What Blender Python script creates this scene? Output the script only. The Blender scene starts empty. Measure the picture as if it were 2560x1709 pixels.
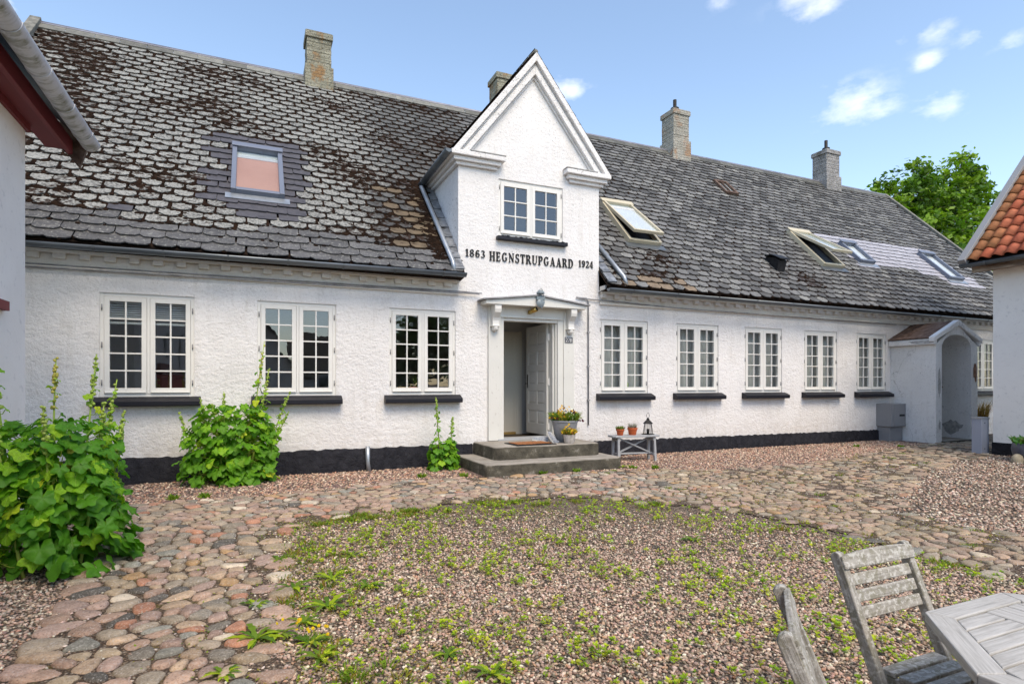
import bpy, math, random
import numpy as np
from mathutils import Vector, Matrix, noise as mnoise
random.seed(7); np.random.seed(7)
R_ = math.radians
# ------------------------------------------------------------------ camera
SC = bpy.context.scene
COL = SC.collection
F_, CX_, HY_, CH, PHI, CD = 1450.0, 1280.0, 962.0, 1.39, R_(24.0), 9.6
cam_d = bpy.data.cameras.new('camera'); cam = bpy.data.objects.new('camera', cam_d); COL.objects.link(cam)
cam.location = (0, -CD, CH); cam.rotation_euler = (R_(90), 0, -PHI)
cam_d.sensor_width = 36.0; cam_d.lens = F_ / 2560 * 36.0
cam_d.shift_y = (HY_ - 854.5) / 2560; cam_d.clip_start = 0.05; cam_d.clip_end = 1500
SC.camera = cam
SC.render.resolution_x = 1024; SC.render.resolution_y = 683
# ------------------------------------------------------------------ world, sun, exposure
SUN_EL, SUN_V = R_(54), Vector((0.03, -1.0, 0)).normalized()      # towards the sun
W = bpy.data.worlds.new('World'); SC.world = W; W.use_nodes = True
wn = W.node_tree; wn.nodes.clear()
def N(nt, t, **kw):
    n = nt.nodes.new(t)
    for k, v in kw.items(): setattr(n, k, v)
    return n
def L(nt, a, b): nt.links.new(a, b)
sky = N(wn, 'ShaderNodeTexSky', sky_type='NISHITA', sun_disc=False)
sky.sun_elevation = SUN_EL; sky.sun_rotation = math.atan2(SUN_V.x, SUN_V.y)
sky.air_density = 1.0; sky.dust_density = 0.5; sky.ozone_density = 1.0; sky.altitude = 50
SKY_STR = 0.15
wo = N(wn, 'ShaderNodeOutputWorld'); bg = N(wn, 'ShaderNodeBackground')
L(wn, bg.outputs[0], wo.inputs[0]); bg.inputs[1].default_value = SKY_STR
sun_d = bpy.data.lights.new('sun', 'SUN'); sun = bpy.data.objects.new('sun', sun_d); COL.objects.link(sun)
sun_d.energy = 1.62; sun_d.angle = R_(30); sun_d.color = (1.0, 0.85, 0.66)
sdir = Vector((SUN_V.x * math.cos(SUN_EL), SUN_V.y * math.cos(SUN_EL), math.sin(SUN_EL)))
sun.rotation_euler = (-sdir).to_track_quat('-Z', 'Y').to_euler(); sun.location = (0, -20, 30)
SC.view_settings.view_transform = 'Standard'; SC.view_settings.look = 'None'
SC.view_settings.exposure = 1.07; SC.view_settings.gamma = 1.0; SC.view_settings.use_curve_mapping = False

# pixel helpers of the 2560 px photograph (a pixel is only a direction)
FW = np.array([math.sin(PHI), math.cos(PHI), 0]); RT = np.array([math.cos(PHI), -math.sin(PHI), 0]); UP = np.array([0, 0, 1.0])
CO = np.array([0, -CD, CH])
def ray(x, y): return FW + RT * (x - CX_) / F_ + UP * (HY_ - y) / F_
def proj(p):
    v = np.asarray(p, float) - CO; z = v @ FW
    return CX_ + F_ * (v @ RT) / z, HY_ - F_ * (v @ UP) / z, z
def proj_many(P):
    v = P - CO; z = v @ FW
    return CX_ + F_ * (v @ RT) / z, HY_ - F_ * (v @ UP) / z, z

# clouds: small white puffs in the sky dome, by direction
tc = N(wn, 'ShaderNodeTexCoord'); nrm = N(wn, 'ShaderNodeVectorMath', operation='NORMALIZE'); L(wn, tc.outputs['Generated'], nrm.inputs[0])
def wmath(op, a, b=None, c=None, clamp=False):
    n = N(wn, 'ShaderNodeMath', operation=op); n.use_clamp = clamp
    for i, v in enumerate((a, b, c)):
        if v is None: continue
        if hasattr(v, 'links'): L(wn, v, n.inputs[i])
        else: n.inputs[i].default_value = v
    return n.outputs[0]
mapc = N(wn, 'ShaderNodeMapping'); mapc.inputs['Scale'].default_value = (1, 1, 1.9); L(wn, nrm.outputs[0], mapc.inputs['Vector'])
cn = N(wn, 'ShaderNodeTexNoise'); cn.inputs['Scale'].default_value = 13.0; cn.inputs['Detail'].default_value = 7; cn.inputs['Roughness'].default_value = 0.58
L(wn, mapc.outputs[0], cn.inputs['Vector'])
cn2 = N(wn, 'ShaderNodeTexNoise'); cn2.inputs['Scale'].default_value = 2.3; cn2.inputs['Detail'].default_value = 5
L(wn, mapc.outputs[0], cn2.inputs['Vector'])
field = None
for (px_, py_, rx_, st_) in [(1425, 225, 75, 1.0), (2130, 262, 120, 1.0), (2190, 268, 90, .8), (2350, 258, 90, .75), (2050, 240, 60, .5), (2320, 152, 55, .8), (2335, 80, 80, .55), (2430, 92, 60, .55),
                             (2250, 98, 50, .45), (2030, 8, 110, .8), (1800, 0, 50, .6), (2530, 105, 60, .6), (0, 5, 55, .9)]:
    d = ray(px_, py_); rr = rx_ / F_ / np.linalg.norm(d) * 0.62; d = d / np.linalg.norm(d)
    sv = N(wn, 'ShaderNodeVectorMath', operation='SUBTRACT'); L(wn, nrm.outputs[0], sv.inputs[0]); sv.inputs[1].default_value = d
    ml = N(wn, 'ShaderNodeVectorMath', operation='MULTIPLY'); L(wn, sv.outputs[0], ml.inputs[0]); ml.inputs[1].default_value = (1, 1, 1.55)
    ln = N(wn, 'ShaderNodeVectorMath', operation='LENGTH'); L(wn, ml.outputs[0], ln.inputs[0])
    q = wmath('DIVIDE', ln.outputs['Value'], rr); q = wmath('MULTIPLY', q, q); q = wmath('MULTIPLY', q, -0.9); q = wmath('EXPONENT', q); q = wmath('MULTIPLY', q, st_)
    field = q if field is None else wmath('MAXIMUM', field, q)
# the same kind of sparse cloud goes on round the rest of the sky, from noise alone
far = wmath('MULTIPLY', wmath('SUBTRACT', cn2.outputs['Fac'], 0.56), 7.0, clamp=True)
dotv = N(wn, 'ShaderNodeVectorMath', operation='DOT_PRODUCT'); L(wn, nrm.outputs[0], dotv.inputs[0]); dotv.inputs[1].default_value = FW
off = wmath('MULTIPLY', wmath('SUBTRACT', 0.45, dotv.outputs['Value']), 3.0, clamp=True)
field = wmath('MAXIMUM', field, wmath('MULTIPLY', far, off))
cm = wmath('ADD', field, wmath('MULTIPLY', wmath('SUBTRACT', cn.outputs['Fac'], 0.5), 3.2))
cm = wmath('MULTIPLY', wmath('SUBTRACT', cm, 0.40), 0.80, clamp=True)
cm = wmath('MULTIPLY', cm, wmath('MULTIPLY', field, 2.0, clamp=True))
cmix = N(wn, 'ShaderNodeMix', data_type='RGBA'); L(wn, wmath('MULTIPLY', cm, 0.60), cmix.inputs[0])
skyg = N(wn, 'ShaderNodeHueSaturation'); skyg.inputs['Saturation'].default_value = 1.0; skyg.inputs['Value'].default_value = 1.0
L(wn, sky.outputs[0], skyg.inputs['Color'])
tint = N(wn, 'ShaderNodeMix', data_type='RGBA', blend_type='MULTIPLY'); tint.inputs[0].default_value = 1.0; tint.inputs[7].default_value = (1.08, 1.02, 0.94, 1); L(wn, skyg.outputs[0], tint.inputs[6]); L(wn, tint.outputs[2], cmix.inputs[6]); cmix.inputs[7].default_value = (6.4, 6.15, 6.1, 1)
L(wn, cmix.outputs[2], bg.inputs[0])

# ------------------------------------------------------------------ material helpers
MATS = {}
def newmat(name):
    m = bpy.data.materials.new(name); m.use_nodes = True; MATS[name] = m
    nt = m.node_tree; b = nt.nodes['Principled BSDF']; return m, nt, b
def wpos(nt): return N(nt, 'ShaderNodeNewGeometry').outputs['Position']
def opos(nt): return N(nt, 'ShaderNodeTexCoord').outputs['Object']
def mapv(nt, vec, scale=(1, 1, 1), rot=(0, 0, 0), loc=(0, 0, 0)):
    n = N(nt, 'ShaderNodeMapping'); L(nt, vec, n.inputs['Vector']); n.inputs['Scale'].default_value = scale
    n.inputs['Rotation'].default_value = rot; n.inputs['Location'].default_value = loc; return n.outputs[0]
def noi(nt, vec, scale, detail=4, rough=0.55, dist=0.0):
    n = N(nt, 'ShaderNodeTexNoise'); L(nt, vec, n.inputs['Vector']); n.inputs['Scale'].default_value = scale
    n.inputs['Detail'].default_value = detail; n.inputs['Roughness'].default_value = rough; n.inputs['Distortion'].default_value = dist
    return n.outputs['Fac']
def vor(nt, vec, scale, feature='F1'):
    n = N(nt, 'ShaderNodeTexVoronoi', feature=feature); L(nt, vec, n.inputs['Vector']); n.inputs['Scale'].default_value = scale; return n
def rmp(nt, fac, stops, interp='LINEAR'):
    n = N(nt, 'ShaderNodeValToRGB'); L(nt, fac, n.inputs[0]); e = n.color_ramp.elements; n.color_ramp.interpolation = interp
    while len(e) < len(stops): e.new(0.5)
    for el, (p, c) in zip(e, stops):
        el.position = p; el.color = (c if len(c) == 4 else (*c, 1)) if hasattr(c, '__len__') else (c, c, c, 1)
    return n.outputs[0]
def mixc(nt, fac, a, b, mode='MIX'):
    n = N(nt, 'ShaderNodeMix', data_type='RGBA', blend_type=mode)
    for i, v in ((0, fac), (6, a), (7, b)):
        if hasattr(v, 'links'): L(nt, v, n.inputs[i])
        elif i == 0: n.inputs[0].default_value = v
        else: n.inputs[i].default_value = (*v, 1) if len(v) == 3 else v
    return n.outputs[2]
def mth(nt, op, a, b=0.0, clamp=False):
    n = N(nt, 'ShaderNodeMath', operation=op); n.use_clamp = clamp
    for i, v in ((0, a), (1, b)):
        if hasattr(v, 'links'): L(nt, v, n.inputs[i])
        else: n.inputs[i].default_value = v
    return n.outputs[0]
def bmp(nt, b, h, strength=0.5, dist=0.02):
    n = N(nt, 'ShaderNodeBump'); L(nt, h, n.inputs['Height']); n.inputs['Strength'].default_value = strength; n.inputs['Distance'].default_value = dist
    L(nt, n.outputs[0], b.inputs['Normal'])
def attr(nt, name='Col'): return N(nt, 'ShaderNodeAttribute', attribute_name=name).outputs['Color']
def setp(b, rough=None, metal=None, spec=None, col=None):
    if rough is not None: b.inputs['Roughness'].default_value = rough
    if metal is not None: b.inputs['Metallic'].default_value = metal
    if spec is not None: b.inputs['Specular IOR Level'].default_value = spec
    if col is not None: b.inputs['Base Color'].default_value = (*col, 1)
def simple(name, c0, c1, scale=8, rough=0.7, bump=0.2, bscale=60, bdist=0.004, metal=0, obj=False, spec=0.3, stretch=(1, 1, 1)):
    m, nt, b = newmat(name); v = opos(nt) if obj else wpos(nt)
    vs = mapv(nt, v, stretch)
    L(nt, rmp(nt, noi(nt, vs, scale, 5, 0.6), [(0.3, c0), (0.7, c1)]), b.inputs['Base Color']); setp(b, rough, metal, spec)
    if bump: bmp(nt, b, noi(nt, vs, bscale, 4, 0.6), bump, bdist)
    return m

# stucco ---------------------------------------------------------------
def stucco(name, base=(0.83, 0.81, 0.79), low=(0.75, 0.73, 0.71), amp=1.0, specks=0.0, bscale=16, grime=0.0, splash=0.0, cracks=0.0):
    m, nt, b = newmat(name); v = wpos(nt)
    big = noi(nt, v, 0.9, 5, 0.6); mid = noi(nt, v, 5.0, 5, 0.62)
    c = mixc(nt, rmp(nt, big, [(0.36, 0.0), (0.66, 1.0)]), low, base)
    c = mixc(nt, mth(nt, 'MULTIPLY', rmp(nt, mid, [(0.52, 0.0), (0.75, 1.0)]), 0.16), c, (0.60, 0.56, 0.50))
    crust = noi(nt, v, bscale, 7, 0.66, 0.25)
    streak = noi(nt, mapv(nt, v, (1.0, 1.0, 1.5), (0, 0.7, 0)), bscale * 0.36, 7, 0.62, 0.3)
    c = mixc(nt, mth(nt, 'MULTIPLY', rmp(nt, crust, [(0.30, 1.0), (0.42, 0.0)]), 0.34), c, (0.34, 0.33, 0.34))
    if specks:
        sp = noi(nt, v, 34, 3, 0.6); reg = noi(nt, v, 1.3, 4, 0.6)
        k = mth(nt, 'MULTIPLY', rmp(nt, sp, [(0.62, 0.0), (0.68, 1.0)]), rmp(nt, reg, [(0.38, 0.12), (0.62, 1.0)]))
        c = mixc(nt, mth(nt, 'MULTIPLY', k, specks), c, (0.10, 0.10, 0.09))
    if grime:
        st = noi(nt, mapv(nt, v, (7, 7, 0.8)), 1.0, 5, 0.65)
        g2 = noi(nt, v, 2.2, 5, 0.65)
        c = mixc(nt, mth(nt, 'MULTIPLY', mth(nt, 'MULTIPLY', rmp(nt, st, [(0.5, 0), (0.75, 1)]), rmp(nt, g2, [(0.4, 0), (0.65, 1)])), grime), c, (0.42, 0.37, 0.29))
    sepz = N(nt, 'ShaderNodeSeparateXYZ'); L(nt, v, sepz.inputs[0])
    if splash:                                            # dirt splashed up from the gravel, and rain streaks below the sills
        k = mth(nt, 'MULTIPLY', rmp(nt, mth(nt, 'MULTIPLY', sepz.outputs['Z'], 1.0), [(0.30, 1.0), (0.75, 0.0)]), rmp(nt, noi(nt, v, 9, 6, 0.7), [(0.38, 0.0), (0.66, 1.0)]))
        c = mixc(nt, mth(nt, 'MULTIPLY', k, splash), c, (0.46, 0.40, 0.33))
        stz = noi(nt, mapv(nt, v, (9, 9, 0.5)), 1.0, 4, 0.6); band = rmp(nt, sepz.outputs['Z'], [(0.55, 0.0), (0.95, 1.0)])
        k2 = mth(nt, 'MULTIPLY', rmp(nt, stz, [(0.58, 0.0), (0.74, 1.0)]), band); c = mixc(nt, mth(nt, 'MULTIPLY', k2, 0.16), c, (0.40, 0.38, 0.35))
    if cracks:
        vc = N(nt, 'ShaderNodeTexVoronoi', feature='DISTANCE_TO_EDGE'); vc.inputs['Scale'].default_value = 0.9
        nv = N(nt, 'ShaderNodeVectorMath', operation='ADD'); L(nt, v, nv.inputs[0]); nz_ = N(nt, 'ShaderNodeTexNoise'); nz_.inputs['Scale'].default_value = 3.5; nz_.inputs['Detail'].default_value = 5; L(nt, v, nz_.inputs['Vector'])
        ns_ = N(nt, 'ShaderNodeVectorMath', operation='SCALE'); L(nt, nz_.outputs['Color'], ns_.inputs[0]); ns_.inputs['Scale'].default_value = 0.5; L(nt, ns_.outputs[0], nv.inputs[1]); L(nt, nv.outputs[0], vc.inputs['Vector'])
        kc = mth(nt, 'MULTIPLY', rmp(nt, vc.outputs['Distance'], [(0.003, 1.0), (0.009, 0.0)]), rmp(nt, noi(nt, v, 1.1, 3), [(0.45, 0), (0.6, 1)]))
        c = mixc(nt, mth(nt, 'MULTIPLY', kc, cracks), c, (0.12, 0.11, 0.10))
        pe_ = mth(nt, 'MULTIPLY', rmp(nt, noi(nt, v, 4.2, 6, 0.7), [(0.60, 0), (0.63, 1)]), rmp(nt, sepz.outputs['Z'], [(0.2, 1.0), (0.9, 0.25)]))
        c = mixc(nt, mth(nt, 'MULTIPLY', pe_, cracks * .8), c, (0.34, 0.33, 0.31))
    L(nt, c, b.inputs['Base Color']); setp(b, 0.85, 0, 0.2)
    h = mth(nt, 'ADD', mth(nt, 'MULTIPLY', crust, 0.75), mth(nt, 'MULTIPLY', streak, 0.65))
    bmp(nt, b, h, 0.62 * amp, 0.055)
    return m
stucco('stucco', amp=0.85, specks=0.5, grime=0.42, bscale=21, splash=0.5)
stucco('stucco_gable', amp=0.65, specks=0.95, bscale=22, grime=0.4)
stucco('stucco_trim', (0.80, 0.77, 0.71), (0.68, 0.64, 0.57), amp=0.35, bscale=24, specks=0.25, grime=0.5)
stucco('stucco_porch', (0.84, 0.83, 0.81), (0.76, 0.75, 0.73), amp=0.7, specks=0.5, grime=0.4, cracks=0.38, bscale=20)
stucco('render_smooth', (0.84, 0.81, 0.76), (0.79, 0.76, 0.71), amp=0.12, bscale=12)
stucco('render_left', (0.86, 0.83, 0.80), (0.80, 0.76, 0.73), amp=0.12, bscale=10)
m, nt, b = newmat('plinth'); v = wpos(nt)
L(nt, rmp(nt, noi(nt, v, 9, 5, 0.6), [(0.35, (0.008, 0.008, 0.012)), (0.72, (0.022, 0.022, 0.028)), (0.9, (0.10, 0.10, 0.11))]), b.inputs['Base Color'])
setp(b, 0.6, 0, 0.2); bmp(nt, b, mth(nt, 'ADD', noi(nt, v, 7, 5, 0.65, 0.5), mth(nt, 'MULTIPLY', noi(nt, v, 40, 3), 0.25)), 1.0, 0.07)
# slate ----------------------------------------------------------------
m, nt, b = newmat('slate'); v = wpos(nt); a = attr(nt)
sep = N(nt, 'ShaderNodeAttribute', attribute_name='Lichen')           # r lichen amount, g moss amount
sx = N(nt, 'ShaderNodeSeparateColor'); L(nt, sep.outputs['Color'], sx.inputs[0])
n1 = noi(nt, v, 26, 6, 0.68); n2 = noi(nt, v, 7.5, 4, 0.6); n3 = noi(nt, v, 90, 3, 0.6)
base = mixc(nt, 1.0, a, rmp(nt, n2, [(0.3, (0.72, 0.72, 0.72)), (0.7, (1.2, 1.18, 1.15))]), 'MULTIPLY')
thr = mth(nt, 'SUBTRACT', 0.78, mth(nt, 'MULTIPLY', sx.outputs[0], 0.40))
lm = mth(nt, 'MULTIPLY', mth(nt, 'SUBTRACT', mth(nt, 'ADD', mth(nt, 'MULTIPLY', n1, 0.75), mth(nt, 'MULTIPLY', n3, 0.25)), thr), 9.0, True)
lich = rmp(nt, noi(nt, v, 50, 3, 0.6), [(0.3, (0.23, 0.23, 0.205)), (0.55, (0.34, 0.34, 0.315)), (0.8, (0.50, 0.50, 0.47))])
c = mixc(nt, mth(nt, 'MULTIPLY', lm, 0.92), base, lich)
org = rmp(nt, noi(nt, v, 17, 4, 0.6), [(0.73, 0.0), (0.78, 1.0)])
c = mixc(nt, mth(nt, 'MULTIPLY', org, mth(nt, 'MULTIPLY', sx.outputs[0], 0.35)), c, (0.42, 0.20, 0.06))
mthr = mth(nt, 'SUBTRACT', 0.76, mth(nt, 'MULTIPLY', sx.outputs[1], 0.34))
mm = mth(nt, 'MULTIPLY', mth(nt, 'SUBTRACT', noi(nt, mapv(nt, v, (1, 1, 1.3), loc=(5, 3, 1)), 10.5, 6, 0.68), mthr), 12.0, True)
c = mixc(nt, mm, c, rmp(nt, n3, [(0.3, (0.012, 0.008, 0.006)), (0.7, (0.055, 0.030, 0.018))]))
L(nt, c, b.inputs['Base Color'])
rg = mth(nt, 'ADD', 0.62, mth(nt, 'MULTIPLY', lm, 0.4), True); L(nt, rg, b.inputs['Roughness']); setp(b, None, 0, 0.18)
bmp(nt, b, mth(nt, 'ADD', n1, mth(nt, 'MULTIPLY', mm, 0.8)), 0.55, 0.02)
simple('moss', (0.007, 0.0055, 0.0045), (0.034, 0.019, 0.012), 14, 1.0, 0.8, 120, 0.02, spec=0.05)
simple('roof_under', (0.010, 0.008, 0.007), (0.035, 0.024, 0.018), 9, 1.0, 0.5, 60, 0.02, spec=0.05)
simple('ridge_stone', (0.10, 0.10, 0.085), (0.26, 0.25, 0.22), 9, 0.9, 0.6, 50, 0.01)
simple('zinc', (0.10, 0.115, 0.125), (0.20, 0.22, 0.24), 3, 0.42, 0.05, 30, 0.002, metal=0.55, stretch=(0.6, 1, 5))
simple('zinc_light', (0.28, 0.31, 0.34), (0.44, 0.47, 0.50), 4, 0.38, 0.06, 30, 0.002, metal=0.6)
simple('zinc_ridge', (0.16, 0.16, 0.19), (0.28, 0.28, 0.32), 3, 0.5, 0.05, 30, 0.002, metal=0.3)
simple('lead', (0.10, 0.105, 0.115), (0.36, 0.38, 0.40), 9, 0.4, 0.8, 14, 0.03, metal=0.4)
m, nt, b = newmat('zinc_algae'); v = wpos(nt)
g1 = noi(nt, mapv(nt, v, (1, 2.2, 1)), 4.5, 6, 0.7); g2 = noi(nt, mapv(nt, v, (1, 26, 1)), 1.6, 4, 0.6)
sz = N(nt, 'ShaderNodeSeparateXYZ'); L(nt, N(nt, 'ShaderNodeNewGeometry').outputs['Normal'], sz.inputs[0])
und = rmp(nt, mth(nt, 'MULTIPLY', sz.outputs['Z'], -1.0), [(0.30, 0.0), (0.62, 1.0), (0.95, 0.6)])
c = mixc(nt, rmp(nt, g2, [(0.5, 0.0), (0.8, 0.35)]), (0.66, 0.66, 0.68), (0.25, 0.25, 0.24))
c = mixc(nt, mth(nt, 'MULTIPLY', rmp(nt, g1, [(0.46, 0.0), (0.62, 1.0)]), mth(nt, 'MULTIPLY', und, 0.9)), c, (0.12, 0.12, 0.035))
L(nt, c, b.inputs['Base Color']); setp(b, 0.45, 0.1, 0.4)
# paints, woods ----------------------------------------------------------
def paint(name, c, worn=(0.45, 0.42, 0.36), amount=0.25, rough=0.45):
    m, nt, b = newmat(name); v = wpos(nt)
    k = rmp(nt, noi(nt, mapv(nt, v, (3, 3, 1)), 11, 6, 0.7), [(0.60, 0.0), (0.70, 1.0)])
    cc = mixc(nt, mth(nt, 'MULTIPLY', k, amount), c, worn)
    cc = mixc(nt, mth(nt, 'MULTIPLY', rmp(nt, noi(nt, v, 2.5, 4), [(0.4, 0), (0.7, 1)]), 0.22), cc, tuple(x * 0.78 for x in c))
    L(nt, cc, b.inputs['Base Color']); setp(b, rough, 0, 0.4); bmp(nt, b, noi(nt, mapv(nt, v, (1, 1, 0.15)), 90, 3), 0.15, 0.002); return m
paint('paint_white', (0.76, 0.745, 0.70)); paint('paint_old', (0.70, 0.69, 0.64), (0.30, 0.27, 0.22), 0.6)
paint('paint_cream', (0.66, 0.62, 0.52), (0.5, 0.45, 0.35), 0.2); paint('paint_red', (0.19, 0.025, 0.03), (0.10, 0.02, 0.02), 0.5, 0.6)
paint('paint_sky', (0.10, 0.12, 0.15), (0.2, 0.2, 0.2), 0.2); paint('frame_cream', (0.56, 0.50, 0.36), (0.30, 0.22, 0.12), 0.6)
paint('frame_bluegrey', (0.16, 0.18, 0.23), (0.3, 0.3, 0.3), 0.2, 0.4); paint('grey_wood', (0.36, 0.37, 0.38), (0.20, 0.19, 0.17), 0.7, 0.8)
paint('black_sill', (0.006, 0.006, 0.011), (0.12, 0.12, 0.12), 0.10, 0.5); paint('steel_grey', (0.20, 0.24, 0.26), (0.12, 0.13, 0.13), 0.4, 0.4)
paint('cabinet_grey', (0.27, 0.27, 0.275), (0.14, 0.14, 0.14), 0.4, 0.55); paint('cabinet_blue', (0.30, 0.32, 0.38), (0.2, 0.2, 0.22), 0.4, 0.5)
paint('door_white', (0.66, 0.65, 0.60), (0.40, 0.37, 0.32), 0.3)
simple('black', (0.008, 0.008, 0.009), (0.02, 0.02, 0.022), 12, 0.5, 0.1)
simple('letter_black', (0.010, 0.010, 0.012), (0.022, 0.022, 0.025), 12, 0.6, 0.1)
simple('sign_navy', (0.010, 0.012, 0.035), (0.014, 0.016, 0.045), 5, 0.25, 0.0, spec=0.5)
simple('enamel_white', (0.70, 0.70, 0.66), (0.78, 0.78, 0.75), 20, 0.3, 0.0)
simple('brass', (0.55, 0.36, 0.10), (0.72, 0.52, 0.18), 20, 0.25, 0.0, metal=1.0)
simple('cable', (0.16, 0.16, 0.165), (0.40, 0.40, 0.41), 6, 0.6, 0.1)
simple('mullion_dark', (0.02, 0.02, 0.02), (0.03, 0.03, 0.03), 5, 0.6, 0)
m, nt, b = newmat('weathered_wood'); v = opos(nt)
ob = N(nt, 'ShaderNodeObjectInfo'); rv = N(nt, 'ShaderNodeVectorMath', operation='ADD'); L(nt, v, rv.inputs[0]); L(nt, ob.outputs['Location'], rv.inputs[1])
gr = noi(nt, mapv(nt, rv.outputs[0], (4, 70, 70)), 1.2, 6, 0.65, 0.4); bl = noi(nt, rv.outputs[0], 22, 5, 0.7); b2 = noi(nt, rv.outputs[0], 55, 4, 0.6)
c = rmp(nt, gr, [(0.25, (0.17, 0.155, 0.13)), (0.5, (0.36, 0.34, 0.30)), (0.75, (0.50, 0.48, 0.44))])
c = mixc(nt, mth(nt, 'MULTIPLY', rmp(nt, bl, [(0.48, 0), (0.58, 1)]), 0.6), c, (0.20, 0.19, 0.13))
c = mixc(nt, mth(nt, 'MULTIPLY', rmp(nt, b2, [(0.53, 0), (0.60, 1)]), 0.6), c, (0.62, 0.61, 0.56))
L(nt, c, b.inputs['Base Color']); setp(b, 0.85, 0, 0.2); bmp(nt, b, mth(nt, 'ADD', gr, mth(nt, 'MULTIPLY', b2, 0.5)), 0.6, 0.006)
m, nt, b = newmat('table_wood'); v = opos(nt)
gr = noi(nt, mapv(nt, v, (4, 90, 90)), 1.2, 6, 0.65, 0.3); bl = noi(nt, v, 6, 5, 0.7)
c = rmp(nt, gr, [(0.25, (0.28, 0.27, 0.245)), (0.5, (0.46, 0.445, 0.41)), (0.75, (0.60, 0.585, 0.55))])
c = mixc(nt, mth(nt, 'MULTIPLY', rmp(nt, bl, [(0.5, 0), (0.7, 1)]), 0.45), c, (0.30, 0.28, 0.24))
L(nt, c, b.inputs['Base Color']); setp(b, 0.6, 0, 0.35); bmp(nt, b, gr, 0.4, 0.004)
simple('old_beam', (0.10, 0.06, 0.04), (0.42, 0.34, 0.26), 2.2, 0.8, 0.5, 12, 0.02, stretch=(6, 1, 6))
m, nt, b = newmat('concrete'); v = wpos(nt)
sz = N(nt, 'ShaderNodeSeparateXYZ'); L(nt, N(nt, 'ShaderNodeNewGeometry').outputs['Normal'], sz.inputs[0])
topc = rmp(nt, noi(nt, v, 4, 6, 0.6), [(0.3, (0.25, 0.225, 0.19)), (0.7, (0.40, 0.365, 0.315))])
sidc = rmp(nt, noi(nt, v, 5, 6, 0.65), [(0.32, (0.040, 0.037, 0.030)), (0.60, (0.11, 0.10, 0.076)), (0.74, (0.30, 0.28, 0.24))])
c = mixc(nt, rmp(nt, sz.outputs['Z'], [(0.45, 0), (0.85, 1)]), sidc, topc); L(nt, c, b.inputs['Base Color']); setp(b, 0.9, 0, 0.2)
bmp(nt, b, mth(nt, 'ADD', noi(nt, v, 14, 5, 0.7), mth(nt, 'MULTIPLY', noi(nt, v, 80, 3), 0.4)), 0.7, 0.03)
# brick chimney ----------------------------------------------------------
def chim(name, c0, c1, brickc):
    m, nt, b = newmat(name); v = wpos(nt)
    sxyz = N(nt, 'ShaderNodeSeparateXYZ'); L(nt, v, sxyz.inputs[0])
    cx = N(nt, 'ShaderNodeCombineXYZ'); L(nt, mth(nt, 'ADD', sxyz.outputs[0], sxyz.outputs[1]), cx.inputs[0]); L(nt, sxyz.outputs[2], cx.inputs[1])
    bt = N(nt, 'ShaderNodeTexBrick'); L(nt, cx.outputs[0], bt.inputs['Vector']); bt.inputs['Scale'].default_value = 1.0
    bt.inputs['Brick Width'].default_value = 0.23; bt.inputs['Row Height'].default_value = 0.075; bt.inputs['Mortar Size'].default_value = 0.009; bt.inputs['Mortar Smooth'].default_value = 0.4
    pl = rmp(nt, noi(nt, v, 3.2, 6, 0.65), [(0.3, c0), (0.7, c1)])
    pl = mixc(nt, mth(nt, 'MULTIPLY', rmp(nt, noi(nt, v, 30, 4, 0.6), [(0.55, 0), (0.68, 1)]), 0.8), pl, (0.03, 0.03, 0.026))
    pl = mixc(nt, mth(nt, 'MULTIPLY', rmp(nt, noi(nt, v, 24, 4, 0.6), [(0.57, 0), (0.66, 1)]), 0.55), pl, (0.46, 0.45, 0.40))
    k = rmp(nt, noi(nt, mapv(nt, v, (1, 1, 0.8), loc=(3, 1, 7)), 2.4, 4, 0.6), [(0.54, 0), (0.64, 1)])
    c = mixc(nt, mth(nt, 'MULTIPLY', k, 0.8), pl, brickc)
    L(nt, mixc(nt, mth(nt, 'MULTIPLY', bt.outputs['Fac'], 0.35), c, (0.20, 0.19, 0.16)), b.inputs['Base Color']); setp(b, 0.95, 0, 0.1)
    h = mth(nt, 'SUBTRACT', noi(nt, v, 22, 5, 0.7), mth(nt, 'MULTIPLY', bt.outputs['Fac'], 0.5)); bmp(nt, b, h, 0.9, 0.03)
chim('chimney_mossy', (0.19, 0.185, 0.14), (0.37, 0.36, 0.28), (0.30, 0.16, 0.06))
chim('chimney_grey', (0.28, 0.27, 0.23), (0.46, 0.44, 0.39), (0.36, 0.21, 0.12))
chim('chimney_plain', (0.20, 0.20, 0.20), (0.40, 0.39, 0.39), (0.14, 0.13, 0.11))
simple('brick_patch', (0.16, 0.08, 0.05), (0.33, 0.19, 0.12), 12, 0.9, 0.6, 30, 0.02)
simple('porch_moss', (0.06, 0.032, 0.022), (0.20, 0.14, 0.11), 9, 1.0, 0.6, 50, 0.02)
simple('grey_patch', (0.24, 0.235, 0.225), (0.55, 0.54, 0.52), 11, 0.9, 0.6, 60, 0.01)
# terracotta tile ---------------------------------------------------------
m, nt, b = newmat('pantile'); v = wpos(nt); a = attr(nt)
c = mixc(nt, 1.0, a, rmp(nt, noi(nt, v, 10, 5, 0.6), [(0.3, (0.72, 0.7, 0.68)), (0.7, (1.15, 1.15, 1.15))]), 'MULTIPLY')
c = mixc(nt, mth(nt, 'MULTIPLY', rmp(nt, noi(nt, v, 3.5, 5, 0.65), [(0.55, 0), (0.72, 1)]), 0.5), c, (0.16, 0.10, 0.03))
L(nt, c, b.inputs['Base Color']); setp(b, 0.6, 0, 0.3); bmp(nt, b, noi(nt, v, 40, 4), 0.3, 0.01)
simple('terracotta', (0.42, 0.085, 0.025), (0.55, 0.13, 0.045), 14, 0.7, 0.2, obj=True)
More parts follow.
